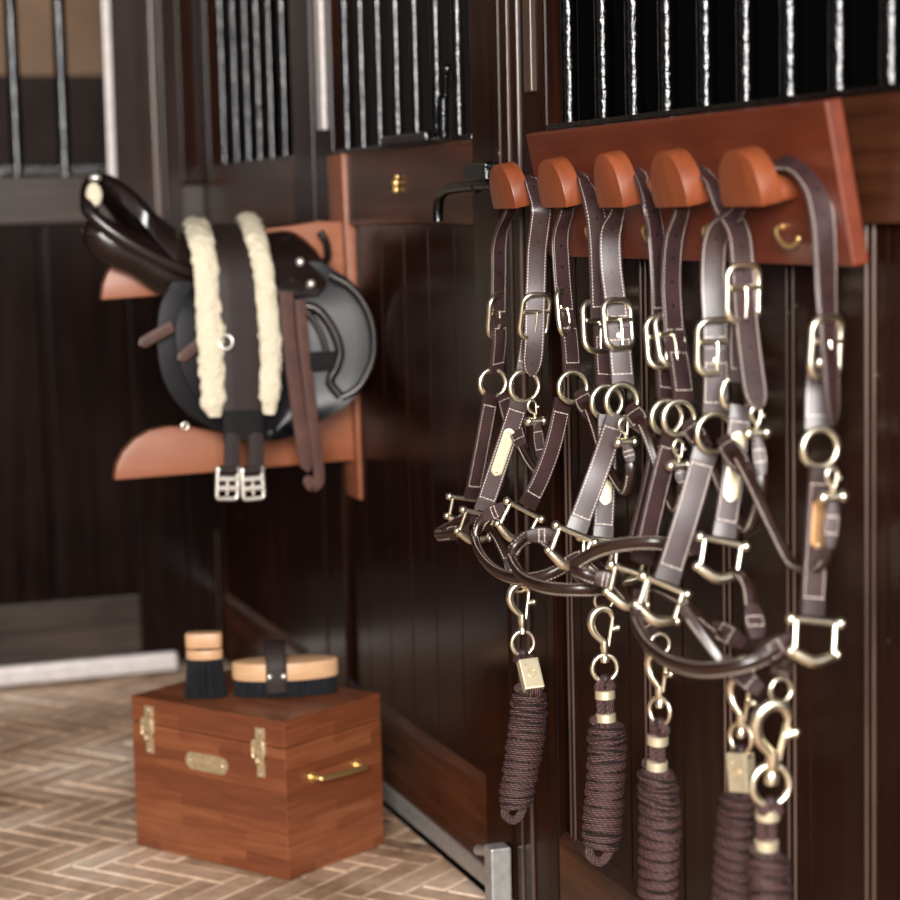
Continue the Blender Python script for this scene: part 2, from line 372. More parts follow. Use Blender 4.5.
def bars(th, alist, o, r, z0, z1, parent):
    for i, a in enumerate(alist):
        b = MB().cyl(L(a, o, z0), L(a, o, z1), r, 14)
        b.build('grille_bar', M['black'], th, parent)
def vplanks(mb, a0, a1, step, of, ob, z0, z1, start=None, bead=True):
    a = start if start is not None else a0
    while a < a1 - .01:
        e = min(a + step, a1)
        mb.fbox(a + .0012, e - .0012, of, ob, z0, z1, .002)
        a = e
def door(name, a0, a1, stl, stn, barlist, step, start, barr=.0125, back=None):
    t = Thing(name, None, None, L(a0, -.02, 0), kind='structure')
    p = MB(); vplanks(p, a0 + stn - .01, a1 - stl + .01, step, -.014, -.045, ZB - .03, ZR + .02, start)
    p.build('plank_panel', M['wall'], t)
    for x0, x1 in ((a0, a0 + stn), (a1 - stl, a1)): MB().fbox(x0, x1, 0, -.05, .03, ZT, .004).build('stile', M['wall'], t)
    MB().fbox(a0 + stn, a1 - stl, -.001, -.05, ZR, ZG, .004).build('grille_rail', M['rail'], t)
    m = MB().fbox(a0 + stn, a1 - stl, -.001, -.05, .03, ZB, .003)
    m.prism([L(a0 + stn, -.001, ZB), L(a0 + stn, -.014, ZB), L(a0 + stn, -.014, ZB + .012)], d1 * (a1 - stl - a0 - stn))
    m.build('bottom_rail', M['rail'], t)
    MB().fbox(a0 + stn, a1 - stl, -.001, -.05, ZT - .12, ZT, .004).build('top_rail', M['rail'], t)
    MB().fbox(a0 + stn, a1 - stl, -.0, -.045, ZG, ZG + .008, .001).build('sill_strip', M['black'], t)
    bars(t, barlist, -.025, barr, ZG, ZT - .1, None)
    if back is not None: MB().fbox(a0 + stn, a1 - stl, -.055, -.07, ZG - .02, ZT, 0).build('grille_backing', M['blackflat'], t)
    return t
# right-hand stable doors
g3 = [aO(u, 60, -.025) for u in (569, 603, 633.5, 667, 706, 746, 790, 839, 891)] + [-1.47, -1.58, -1.69, -1.80, -1.91, -2.02]
A3 = -.33
d3 = door('door_3', -2.2, A3, .035, .12, g3, .176, -2.2 + .0, .0125, True)
g2 = [aO(u, 80, -.025) for u in (331, 346, 362, 379, 397, 416, 437, 458.5)]
d2 = door('door_2', -.165, .92, .135, .127, g2, .14, -.04, .011)
g1 = [aO(u, 80, -.025) for u in (222, 234.5, 246.5, 258, 270, 283.5)]
d1_ = door('wall_right', .93, AL - .002, .06, .155, g1, .12, 1.08, .011, True)
# posts and beads between the doors
tr = Thing('trim_1', None, None, L(-.24, -.02, 0), kind='structure')
MB().fbox(-.325, -.168, -.003, -.06, 0, ZT, .003).build('door_post', M['wall'], tr)
MB().fbox(-.208, -.204, .0, -.02, 0, ZT, .001).build('bead', M['bead'], tr)
MB().fbox(-.255, -.249, .002, -.02, 0, ZT, .003).build('bead', M['bead'], tr)
# pale edge strips on the doors
def strip(th, u0, u1, v1, o, mat_, nm='edge_strip'):
    a0, a1 = aO(u0, v1, o), aO(u1, v1, o); z = fr(pO((u0+u1)/2, v1, o))[2]
    MB().fbox(a0, a1, o, o - .012, z, ZT, .002).build(nm, mat_, th, label='pale worn metal strip')
strip(d2, 317, 323, 130, .008, M['white'])
strip(d3, 524, 531, 92, .006, M['bead'])
# bead lines on the panels of the near door (paired raised beads on the planks)
b = MB()
a = -.50
for u in (568, 645, 725, 789, 868):
    a = aO(u, 600, -.01)
    for q in (-.008, .008): b.tube([L(a + q, -.013, ZB + .01), L(a + q, -.013, ZR)], .0024, 8)
b.build('panel_bead', M['bead'], d3, label='paired worn beads on the planks')
# door 2: base strip, bolt, rod, latch, bracket
MB().fbox(-.14, .9, .004, -.03, .018, .052, .002).build('base_strip', M['steel'], d2, label='galvanised metal base strip')
MB().fbox(-.14, .9, -.002, -.04, .0, .018, 0).build('gap_shade_strip', M['blackflat'], d2)  # black strip put in for the shaded gap under the door
bk = MB().box(pO(498, 878, .02) + Z * -.02, d1, n_, Z, .035, .035, .15, .003)
bk.build('floor_bracket', M['steel'], d2, label='square galvanised floor bracket')
MB().cyl(pO(478, 850, .02), pO(489, 851, .02), .009, 12, .002).build('bracket_bolt', M['steel'], d2)
lt = MB().tube(crv([pO(519, 183, .035), pO(490, 184, .05), pO(462, 187, .055), pO(447, 190, .055), pO(440, 197, .055), pO(438, 208, .055), pO(438, 221, .055)], 6), .009, 12)
lt.sphere(pO(477, 186, .052), .011)
lt.build('latch_lever', M['black'], d2, label='black bent steel latch lever')
MB().box(pO(480, 172, .012), d1, n_, Z, .10, .02, .03, .004).build('latch_plate', M['black'], d2)
bo = MB().cyl(pO(443.5, 139, .012), pO(443.5, 96, .012), .011, 14, .003).cyl(pO(445, 96, .012), pO(446, 74, .012), .005, 10).sphere(pO(447, 69, .012), .009)
bo.build('drop_bolt', M['black'], d2, label='black drop bolt behind the bars')
MB().box(pO(407, 139, .004), d1, n_, Z, .26, .02, .018, .004).build('bolt_rail', M['black'], d2)
MB().sphere(pO(396, 183, .004), .008, (1, 1, 1)).sphere(pO(396, 190, .004), .007).sphere(pO(397, 177, .004), .005).build('keyhole_plate', M['brassd'], d2, label='small brass keyhole fitting')

# left-hand stable front (plane a = AL)
oc = WL(178, 300)[1]; oe = 3.2
zr1, zr0 = WL(0, 177)[2], WL(0, 225)[2]; zb1, zb0 = WL(0, 606)[2], WL(0, 662)[2]
print('left', oc, zr1, zr0, zb1, zb0)
t = Thing('door_1', None, None, L(AL, oc, 0), kind='structure')
def lb(mb, o0, o1, z0, z1, f=0, bk=.05, bev=.004): return mb.fbox(AL - f, AL + bk, o0, o1, z0, z1, bev)
o131 = WL(132, 400)[1]; o48 = WL(48, 400)[1]; o110 = WL(113, 200)[1]; o150 = WL(150, 100)[1]
lb(MB(), oc, o131, .03, zr0, .0).build('stile', M['lwall'], t)
lb(MB(), WL(152, 100)[1], o110, zr0, ZT, .0).build('stile', M['post'], t)
p = MB(); lb(p, o131, o48 - .012, zb1 - .02, zr0 + .02, -.014); lb(p, o48 + .012, oe, zb1 - .02, zr0 + .02, -.014); lb(p, o131, oe, .05, zr0, -.03); p.build('plank_panel', M['lwall'], t)
lb(MB(), o131, oe, zb0 - .02, zb1).build('bottom_rail', M['lrail'], t)
lb(MB(), o110, oe, zr0, zr1, .004).build('grille_rail', M['lrail'], t)
lb(MB(), o110, oe, zr1, zr1 + .03, -.01).build('sill_strip', M['black'], t)
lb(MB(), WL(176, 660)[1], oe, zb0 - .058, zb0 - .008, .03, -.005, .012).build('base_strip', M['white'], t, label='white rubber strip along the bottom')
st = MB(); sp0 = WL(110, 0)[1]; z0 = WL(114, 150)[2]
st.box((pA(103, 0, AL - .01) + pA(114, 147, AL - .01)) / 2 + Z * .12, n_, d1, (pA(104, -120, AL) - pA(114, 147, AL)).normalized(), .02, .012, .78, .004)
st.build('edge_strip', M['white'], t, label='pale metal strip standing beside the grille')
for u in (15, 63): 
    o = WL(u, 90)[1]; MB().cyl(L(AL + .02, o, zr1), L(AL + .02, o, ZT), .017, 14).build('grille_bar', M['black'], t)
for o in (1.25, 1.40, 1.55): MB().cyl(L(AL + .02, o, zr1), L(AL + .02, o, ZT), .017, 14).build('grille_bar', M['black'], t)
# corner post
t = Thing('trim_2', None, None, L(AL, .1, 0), kind='structure')
MB().fbox(AL - .0, AL + .05, 0.0, oc - .003, 0, 1.06, .004).build('corner_board', M['lwall'], t)
MB().fbox(AL - .0, AL + .05, 0.0, WL(179, 200)[1], 1.06, 1.24, .004).build('corner_board', M['lrail'], t)
MB().fbox(AL - .0, AL + .05, 0.0, WL(179, 100)[1], 1.245, ZT, .004).build('corner_board', M['wall'], t)
MB().fbox(AL - .014, AL + .05, WL(178, 100)[1], WL(160, 100)[1], 1.06, ZT, .004).build('corner_post', M['post'], t)
MB().fbox(AL - .02, AL + .03, WL(157, 100)[1], WL(151, 100)[1], 1.06, ZT, .003).build('corner_bead', M['bead'], t)
# stall interior seen through the bars
t = Thing('wall_back', None, None, L(AL + 2, 1, 0), kind='structure')
zk = fr(pA(60, 76, AL + 2.2))[2]
MB().fbox(AL + 2.2, AL + 2.3, -.3, 5, zk, 2.6, 0).build('plaster', M['tan'], t)
MB().fbox(AL + 2.17, AL + 2.3, -.3, 5, 0, zk, 0).build('dark_lower_wall', M['dark_lower'], t)  # stall shadow put into the darker colour of the lower wall
zs = fr(pO(430, 112, -2.4))[2]
t = Thing('wall_stall', None, None, L(1, -2.4, 0), kind='structure')
MB().fbox(-3, 4, -2.4, -2.5, zs, 2.6, 0).build('plaster', M['tan'], t)
MB().fbox(-3, 4, -2.37, -2.5, 0, zs, 0).build('dark_lower_wall', M['dark_lower'], t)  # lower part darker than the plaster above

# floor: herringbone bricks
def floor():
    bm_ = MB(); rnd = []
    w, l = .052, .208; g = .004
    th0 = math.atan2(d1.y, d1.x) + math.radians(38)
    cx, cy = V((math.cos(th0), math.sin(th0), 0)), V((-math.sin(th0), math.cos(th0), 0))
    org = L(.3, .8, 0)
    def brick(x0, y0, x1, y1):
        c = org + cx * ((x0+x1)/2) + cy * ((y0+y1)/2)
        a, o, _ = fr(c)
        if a > AL + .0 or a < -3.2 or o < -.06 or o > 4.2: return
        h = random.uniform(-.0015, .001)
        x0 += g/2; y0 += g/2; x1 -= g/2; y1 -= g/2; b = .003
        q = [(x0, y0), (x1, y0), (x1, y1), (x0, y1)]; qi = [(x0+b, y0+b), (x1-b, y0+b), (x1-b, y1-b), (x0+b, y1-b)]
        vs = [org + cx*x + cy*y + Z*(-.006) for x, y in q] + [org + cx*x + cy*y + Z*h for x, y in qi]
        bm_.add(vs, [(4, 5, 6, 7), (0, 1, 5, 4), (1, 2, 6, 5), (2, 3, 7, 6), (3, 0, 4, 7)], None, None, False)
        r = random.random(); rnd.extend([r] * 8)
    R = 90
    k = int(round(l / w))   # 4
    for j in range(-R, R):
        for i in range(-R, R):
            m = (i - j) % (2 * k)
            if m == 0: brick(i*w, j*w, i*w + l, j*w + w)
            # vertical bricks
            if m == k + k - 1 or False: brick(i*w, j*w, i*w + w, j*w + l)
    o = bm_.build('floor', M['brick'])
    at = o.data.color_attributes.new('rnd', 'FLOAT_COLOR', 'POINT')
    for i, r in enumerate(rnd): at.data[i].color = (r, r, r, 1)
    o['kind'] = 'structure'
    MB().fbox(-3.3, AL + 2.4, -2.6, 4.3, -.1, -.004, 0).build('floor_bed', M['mortar'])['kind'] = 'structure'
floor()

# ------------------------------------------------------------------ halter rack
# board leans out at the top; find the lean that keeps its end square
aB = aO(870, 263, .004)
oT = .0
for i in range(400):
    oT = i * .0005
    if aO(842, 97, oT) <= aB: break
zT = fr(pO(842, 97, oT))[2]; zB = fr(pO(870, 263, .004))[2]
print('board', aB, oT, zT, zB)
bu = (L(0, oT, zT) - L(0, .004, zB)).normalized(); bn = d1.cross(bu); 
if bn.dot(n_) < 0: bn = -bn
bh = (L(0, oT, zT) - L(0, .004, zB)).length
aF = fr(plane(525, 133, L(0, .004, zB) + bn*.021, bn))[0]
# sits on the grille sill at back
rk = Thing('halter_rack', 'long cherry-stained wooden wall rack with five rounded wooden hooks holding halters', 'rack', L((aB + aF)/2, 0, zB))
BT = .021
def bp(a, y, x): return L(a, .004, zB) + bu * y + bn * x     # board frame: y up the board, x out from its back
bd = MB().box(bp((aB+aF)/2, bh/2, BT/2), d1, bn, bu, aF - aB, BT, bh, .003)
board = bd.build('backboard', M['cherry'], rk)
def on_board(u, v, x): return plane(u, v, bp(0, 0, x), bn)
def bframe(p):
    q = p - L(0, .004, zB); return q.dot(d1), q.dot(bu), q.dot(bn)
XF = BT + .046
hooks = []
for (uL, vL, uR, vR, vT) in ((493, 209, 516, 209, 164), (541, 208, 567, 208, 159), (598, 208, 624, 208, 153), (654, 207.5, 688, 207.5, 151), (722, 207.5, 763, 206.5, 149)):
    p, q = on_board(uL, vL, XF), on_board(uR, vR, XF); a0, y0, _ = bframe(p); a1, y1, _ = bframe(q)
    ac = (a0 + a1)/2; hw = abs(a0 - a1)/2; yb = (y0+y1)/2; yt = bframe(on_board((uL+uR)/2, vT, XF))[1]
    hooks.append((ac, hw, yb, yt - yb)); print('hook', ac, hw, yb, yt - yb)
def dome(ac, hw, yb, h, x, n=28):
    pts = [bp(ac - hw*.94, yb, x)]
    for i in range(n+1):
        th = PI * i / n; c, s_ = -math.cos(th), math.sin(th)
        pts.append(bp(ac + hw * c, yb + h*.16 + h*.84 * s_ ** .85, x))
    pts.append(bp(ac + hw*.94, yb, x)); return pts
HW, HH = .05, .066
for ac, hw, yb, h in hooks:
    m = MB(); m.prism(dome(ac, hw, yb, h, XF - .026), bn * .026, .002)
    m.prism(dome(ac, hw * .985, yb + .0005, h * .55, BT - .001), bn * (XF - .026 - BT + .002), .001)
    m.build('wooden_hook', M['hook'], rk)
for u, v, s_ in ((592, 229, 1), (649, 229, 1), (710, 230, 1), (783, 230, 1.1)):
    p = on_board(u, v, BT)
    pts = [p, p + bn*.012*s_ + bu*-.002, p + bn*.016*s_ - bu*.012, p + bn*.024*s_ - bu*.017 - d1*.010, p + bn*.033*s_ - bu*.012 - d1 * .018, p + bn*.034*s_ - bu*.004 - d1*.021]
    pts = [p - bn*.001 + bu*.004, p + bn*.009 + bu*.003 - d1*.002, p + bn*.012 - bu*.006 - d1*.008, p + bn*.012 - bu*.014 - d1*.020, p + bn*.012 - bu*.016 - d1*.036, p + bn*.012 - bu*.011 - d1*.052, p + bn*.012 - bu*.007 - d1*.056]
    MB().tube(crv(pts, 6), .0028, 10).sphere(pts[-1], .0036).cyl(p - bn*.001 + bu*.004, p + bn*.002 + bu*.004, .0045, 14).build('brass_hook', M['brassd'], rk)

# ------------------------------------------------------------------ halter pieces
def P(l): return [pO(*q) for q in l]
def buckle(th, parent, c, wd, dn, w=.044, h=.064, r=.0041, rot=0, nm='buckle'):
    dn = dn.normalized(); wd = (wd - dn * wd.dot(dn)).normalized(); nr = wd.cross(dn).normalized()
    if rot: wd = (wd * math.cos(rot) + nr * math.sin(rot)).normalized(); nr = wd.cross(dn).normalized()
    m = MB(); m.tube(rrect(c, wd, dn, w, h, .014, -.003, nr), r, 10, closed=True, sq=(1, 1))
    m.cyl(c - dn*h*.10 - wd*w*.46, c - dn*h*.10 + wd*w*.46, r*.8, 10)
    b = m.build(nm, M['brass'], th, parent)
    face = -nr if nr.dot(EYE - c) < 0 else nr
    MB().tube([c - dn*h*.10 + face*.004, c + dn*h*.10 + face*.0055, c + dn*h*.44 + face*.004], .0018, 8).build('prong', M['brass'], th, b)
    return b
def dring(th, c, r=.0215, w=.003, ax=None, ay=None, nm='ring', parent=None, m='brass'):
    return MB().tube(ring_pts(c, ax or n_, ay or Z, r, r), w, 10, closed=True).build(nm, M[m], th, parent)
def square(th, c, wd, dn, w=.047, h=.034, k=1.0):
    dn = dn.normalized(); wd = (wd - dn*wd.dot(dn)).normalized(); w *= k; h *= k
    tl, tr, bl, br = c - wd*w/2 - dn*h/2, c + wd*w/2 - dn*h/2, c - wd*w/2 + dn*h/2, c + wd*w/2 + dn*h/2
    m = MB(); m.cyl(tl - wd*.005, tr + wd*.005, .0036, 10)
    m.cyl(tl, bl, .0031, 10); m.cyl(tr, br, .0031, 10)
    pts = [bl - wd*.004, bl + dn*.004 + wd*.006, (bl+br)/2 + dn*.0095, br + dn*.004 - wd*.006, br + wd*.004]
    m.tube(crv(pts, 6), [.0042 + .0020*math.sin(PI*i/24) for i in range(25)], 10)
    for q, s_ in ((tl - wd*.006, 1), (tr + wd*.006, 1), (bl - wd*.004, .9), (br + wd*.004, .9)): m.sphere(q, .0060*s_)
    return m.build('halter_square', M['brass'], th)
def leaf(m, p0, p1, wd, w=.02, th=.0028):
    pts = crv([p0, p0.lerp(p1, .5), p1], 6); m.ribbon(pts, [w*(.45 + .55*math.sin(PI*min(1, .1 + .8*i/(len(pts)-1)))) for i in range(len(pts))], th, wd)
def cheek(th, pts, w=.0275, plate=None, wd=None, m='leather', phi=10):
    wf = face(phi); wd = wf((pts[-1]-pts[0]).normalized()).normalized()
    cp = crv(pts, 8); mb = MB(); mb.ribbon(cp, w, .0042, wf)
    o = mb.build('cheek_strap', M[m], th)
    # folded ends round the hardware
    for e, sgn in ((cp[0], cp[1]-cp[0]), (cp[-1], cp[-2]-cp[-1])):
        t = sgn.normalized(); f = MB().ribbon([e - t*.004, e - t*.001, e + t*.006, e + t*.012], w*1.03, .0075, wd)
        f.build('strap_fold', M['plain'], th, o)
    if plate:
        i0, i1 = plate; L_ = len(cp) - 1; a, b = cp[int(L_*i0)], cp[int(L_*i1)]; t = (b-a).normalized(); x = (wd - t*wd.dot(t)).normalized(); nr = x.cross(t)
        if nr.dot(EYE - a) < 0: nr = -nr
        q = MB(); pp = [a.lerp(b, k/14) + nr*.0045 for k in range(15)]
        for k in range(15):
            pass
        q.ribbon(crv([pp[0], pp[7] , pp[-1]], 16), w*.62, .0012, x, .008, .008)
        pl = q.build('name_plate', M['gilt' if phi == 16 else 'plate'], th, o, 'long pale brass name plate')
        for e in (a.lerp(b, .09), a.lerp(b, .91)): MB().sphere(e + nr*.0056, .0022).build('rivet', M['brass'], th, pl)
        # faint engraved line of lettering (small raised strokes)
        g = MB(); ln = (b-a).length
        for k in range(13):
            if k == 6: continue
            p = a.lerp(b, .22 + .56*k/12) + nr*.0056; hh = .0022
            g.tube([p - x*hh, p + t*.0012, p + x*hh], .00035, 5)
        g.build('engraving', M['antique'], th, pl)
    return o
def leg_lower(th, pts, w=.029, rivet=.2, phi=12):
    cp = crv(pts, 8); wd = face(phi)((pts[-1]-pts[0]).normalized()).normalized(); o = MB().ribbon(cp, w, .0065, wd).build('buckle_billet', M['leather'], th)
    t = (cp[-1]-cp[0]).normalized(); x = (x_ := wd); x = (x - t*x.dot(t)).normalized(); nr = x.cross(t)
    if nr.dot(EYE - cp[0]) < 0: nr = -nr
    p = cp[int(rivet*(len(cp)-1))] + nr*.0045
    MB().tube([p - nr*.001, p + nr*.0012, p + nr*.0022], [.0048, .0046, .002], 14).build('rivet', M['brass'], th, o)
    return o
def snap(th, p, dn, k=1.0, wd=None, parent=None, m='brass'):
    """bolt snap: hook + barrel + swivel eye, pointing down along dn"""
    dn = dn.normalized(); wd = wd or n_; wd = (wd - dn*wd.dot(dn)).normalized()
    q = MB()
    hk = [(-.001, .030), (-.010, .020), (-.013, .010), (-.010, .001), (-.002, -.004), (.006, -.001), (.009, .005)]
    q.tube(crv([p + wd*x*k + dn*(y)*k for x, y in hk], 6), [.0030*k + .0012*k*math.sin(PI*i/36) for i in range(37)], 10)
    q.tube([p + wd*.009*k + dn*.004*k, p + wd*.004*k + dn*.034*k], .0022*k, 8)
    q.tube([p + wd*.006*k + dn*.018*k, p + wd*.014*k + dn*.016*k], .003*k, 8).sphere(p + wd*.014*k + dn*.016*k, .0036*k)
    q.tube([p + dn*.029*k, p + dn*.036*k, p + dn*.042*k, p + dn*.045*k, p + dn*.05*k], [.004*k, .0045*k, .003*k, .0048*k, .0044*k], 12)
    return q.build('snap_hook', M[m], th, parent), p + dn*.05*k

def face(phi):
    N0 = V((math.sin(math.radians(phi)), -math.cos(math.radians(phi)), .08))
    def f(t):
        a = t.cross(N0)
        return a if a.dot(n_) > 0 else -a
    return f
def halter(idx, label, far, near, nose, jaws, throat, chin, fins=None):
    ac, hw, yb, h = hooks[idx]
    loc = bp(ac, yb, .06)
    th = Thing('leather_halter', label, 'halter', loc, 'leather halters hung on the wooden rack')
    # crown strap over the hook
    hx = BT + .0105
    arc = []
    for k in range(9):
        t_ = PI * (.12 + .76 * k / 8); arc.append(bp(ac + (hw*.93) * math.cos(t_), yb + h*.16*.55 + h*.55*.84*math.sin(t_)**.85 + .0045, hx))
    fp = P(far['crown']); np_ = P(near['crown'])
    pts = fp[::-1] + arc[(far.get('cut', 1)):len(arc)-near.get('cut', 1)] + np_
    cp = crv(pts, 7)
    npf, nar = (len(fp) - 1)*7, (len(arc) - far.get('cut', 1) - near.get('cut', 1))*7
    wl = [.0305 - .0095*max(0, min(1, (i - npf + 7)/7, (npf + nar + 14 - i)/7)) for i in range(len(cp))]
    if near.get('wn'): wl = [x if i < npf + nar else .031 for i, x in enumerate(wl)]
    pf, pn = far.get('k', 12), near.get('k', 12); pn2 = near.get('k2', pn); wds = []; NC = len(cp)
    for i in range(NC):
        t_ = (cp[min(i+1, NC-1)] - cp[max(i-1, 0)]).normalized()
        if i < npf: q_ = min(1, (npf - i)/9); wds.append(n_.lerp(face(pf)(t_).normalized(), q_))
        elif i > npf + nar: x_ = (i - npf - nar)/(NC - npf - nar); q_ = min(1, (i - npf - nar)/9); wds.append(n_.lerp(face(pn + (pn2 - pn)*x_)(t_).normalized(), q_))
        else: wds.append(n_)
    MB().ribbon(cp, wl, .0042, wds, 0, .030 if near.get('tail') else 0).build('crown_strap', M['crown'], th)
    for leg in (far, near):
        bp_ = P(leg['low']); dn = bp_[-1] - bp_[0]
        leg_lower(th, bp_, leg.get('lw', .028), leg.get('riv', .2), leg.get('k', 12))
        bk_ = buckle(th, None, pO(*leg['buckle']), n_, leg_dn(leg), leg.get('bw', .044), leg.get('bh', .064), leg.get('br', .0041), leg.get('brot', 0))
        rc = pO(*leg['ring']); dring(th, rc, leg.get('rr', .0215) - .0004, .0038)
        ck = P(leg['cheek']); cheek(th, ck, leg.get('cw', .0275), leg.get('plate'), phi=leg.get('ck', 10))
        dn = (ck[-1] - ck[-2]); sq = pO(*leg['sq']); x = n_ - dn.normalized()*n_.dot(dn.normalized())
        square(th, sq, x, dn, k=leg.get('sk', 1))
    if nose:
        q = crv(P(nose), 7); MB().tube(q[4:-4], .0066, 16, fin=(fins or V((0, 0, -1))), finamt=.75).build('noseband', M['rolled'], th)
        for x_ in ((q[0], q[min(9, len(q)-1)]), (q[-1], q[max(0, len(q)-10)])):
            m = MB(); leaf(m, x_[0], x_[1], Z, .021, .0115); m.build('noseband_tab', M['leather'], th)
    for j in jaws:
        q = crv(P(j), 7); MB().tube(q[:-4], .0058, 14, fin=n_, finamt=.7).build('chin_strap', M['rolled'], th)
        m = MB(); leaf(m, q[-1], q[max(0, len(q)-9)], face(5), .023, .0105); m.build('chin_tab', M['leather'], th)
    if throat:
        q = P(throat['pts']); q[-1] = pO(*throat['snap']) + (V((0, 0, -1)) + n_*throat.get('tilt', 0)).normalized()*.034; q = crv(q, 7); MB().tube(q[6:-5], .0055, 14, fin=n_ , finamt=.7).build('throat_strap', M['rolled'], th)
        for x_ in ((q[0], q[11], .026), (q[-1], q[-6], .016)):
            m = MB(); leaf(m, x_[0], x_[1], face(-5), x_[2], .0105); m.build('throat_tab', M['leather'], th)
        s0 = pO(*throat['snap']); sn = V((0, 0, -1)) + n_*throat.get('tilt', 0)
        so, e = snap(th, s0, sn, .58, -n_)
        MB().cyl(e - n_*.0115, e + n_*.0115, .0058, 12, .001).sphere(e - n_*.0115, .0068).sphere(e + n_*.0115, .0068).build('snap_roller', M['brass'], th, so)
    if chin: dring(th, pO(*chin), .013, .0024, nm='chin_ring')
    return th
def leg_dn(leg):
    l = P(leg['low']); return l[-1] - l[0]

o1 = .062
halter(0, 'brown leather halter on the leftmost hook, full name plate showing on its cheek',
  dict(crown=[(512, 208, o1), (503, 226, o1), (499, 244, o1), (498.5, 270, o1), (498, 305, o1), (498, 322, o1)], k=40, ck=32, buckle=(497, 315, o1+.002), brot=.75, low=[(499, 318, o1), (499, 340, o1), (496, 372, o1)], ring=(493, 383, .068),
       cheek=[(491, 396, .072), (482, 445, .09), (472, 496, .105)], sq=(464, 508, .11), cw=.026, sk=.9, lw=.027),
  dict(crown=[(532, 183, o1), (541, 206, o1), (540, 225, o1), (537, 250, o1), (536, 280, o1), (535, 310, o1+.002), (534, 345, o1+.004), (531, 376, o1+.006)], tail=1, k=2, ck=0, buckle=(535.5, 316, o1+.002), brot=.1, low=[(531, 322, o1-.004), (528, 350, o1-.004), (525, 372, o1)], ring=(524.5, 386, .068), rr=.023,
       cheek=[(520, 401, .074), (502, 455, .096), (484, 508, .12)], plate=(.25, .74), sq=(477, 524, .13), cw=.0285),
  [(478, 515, .12), (462, 520, .14), (438, 533, .16), (450, 533, .16), (466, 530, .145)],
  [[(489, 528, .12), (498, 538, .115), (509, 560, .11), (518, 578, .10)]],
  dict(pts=[(503, 396, .07), (513, 425, .075), (530, 462, .08), (542, 470, .08), (543, 438, .075)], snap=(532, 402, .078), tilt=-.22), (520, 583, .10))

halter(1, 'brown leather halter on the second hook from the left, plate half hidden',
  dict(crown=[(567, 208, o1), (562, 226, o1), (560, 240, o1), (561, 263, o1), (563, 290, o1), (566, 320, o1)], k=36, ck=30, buckle=(565, 313, o1+.002), brot=.85, low=[(567, 318, o1), (570, 345, o1), (572, 374, o1)], ring=(573, 387, .068), rr=.0215,
       cheek=[(563, 402, .075), (553, 445, .092), (541, 478, .11), (528, 504, .13)], sq=(519, 521, .14), cw=.0275),
  dict(crown=[(585, 184, o1), (594, 207, o1), (598, 237, o1-.004), (600, 280, o1-.004), (601, 318, o1-.004)], k=20, ck=6, buckle=(598, 327, o1), bw=.048, bh=.068, brot=.35, low=[(603, 325, o1-.006), (604, 354, o1-.006), (606, 386, o1)], ring=(607, 402, .064), rr=.0225,
       cheek=[(608, 418, .068), (606, 475, .078), (603, 536, .092)], plate=(.42, .80), sq=(600, 552, .10), cw=.0275),
  [(507, 507, .15), (489, 513, .17), (477, 527, .185), (477, 547, .19), (492, 567, .19), (516, 577, .185), (543, 575, .16), (568, 563, .13), (592, 552, .11)],
  [[(538, 532, .13), (552, 548, .115), (575, 570, .105), (600, 592, .10)]],
  dict(pts=[(580, 393, .068), (588, 406, .07), (596, 428, .072), (607, 462, .075), (625, 492, .08), (632, 470, .08), (631, 450, .08)], snap=(624, 420, .085), tilt=-.1), (604, 600, .10))

halter(2, 'brown leather halter hanging on the middle of the five wooden hooks',
  dict(crown=[(618, 208, o1), (612, 226, o1), (610, 240, o1), (611, 268, o1), (615, 300, o1), (618, 328, o1)], k=6, ck=2, buckle=(619, 324, o1+.004), bw=.044, brot=.25, low=[(619, 328, o1+.002), (620, 350, o1+.002), (623, 386, o1+.004)], ring=(622, 401, .074), rr=.0225, lw=.031,
       cheek=[(617, 417, .082), (598, 472, .105), (577, 528, .14)], sq=(571, 546, .15), cw=.0285),
  dict(crown=[(641, 183, o1), (651, 207, o1), (656, 237, o1-.008), (659, 280, o1-.008), (660, 320, o1-.008)], k=40, ck=40, buckle=(664, 342, o1-.006), low=[(661, 325, o1-.008), (663, 355, o1-.008), (666, 400, o1-.004)], ring=(667, 417, .06), rr=.0215,
       cheek=[(660, 434, .06), (648, 490, .07), (634, 548, .085)], sq=(627, 562, .095), cw=.027),
  [(555, 534, .16), (532, 533, .19), (515, 545, .215), (512, 560, .22), (524, 577, .22), (548, 586, .21), (580, 588, .18), (608, 586, .14), (622, 574, .10)],
  [[(590, 558, .14), (612, 580, .13), (636, 608, .12), (657, 636, .11)]],
  dict(pts=[(631, 408, .078), (641, 421, .08), (650, 440, .078), (664, 480, .07), (676, 510, .07), (684, 490, .07), (683, 476, .07)], snap=(679, 442, .075), tilt=-.0), (660, 644, .11))

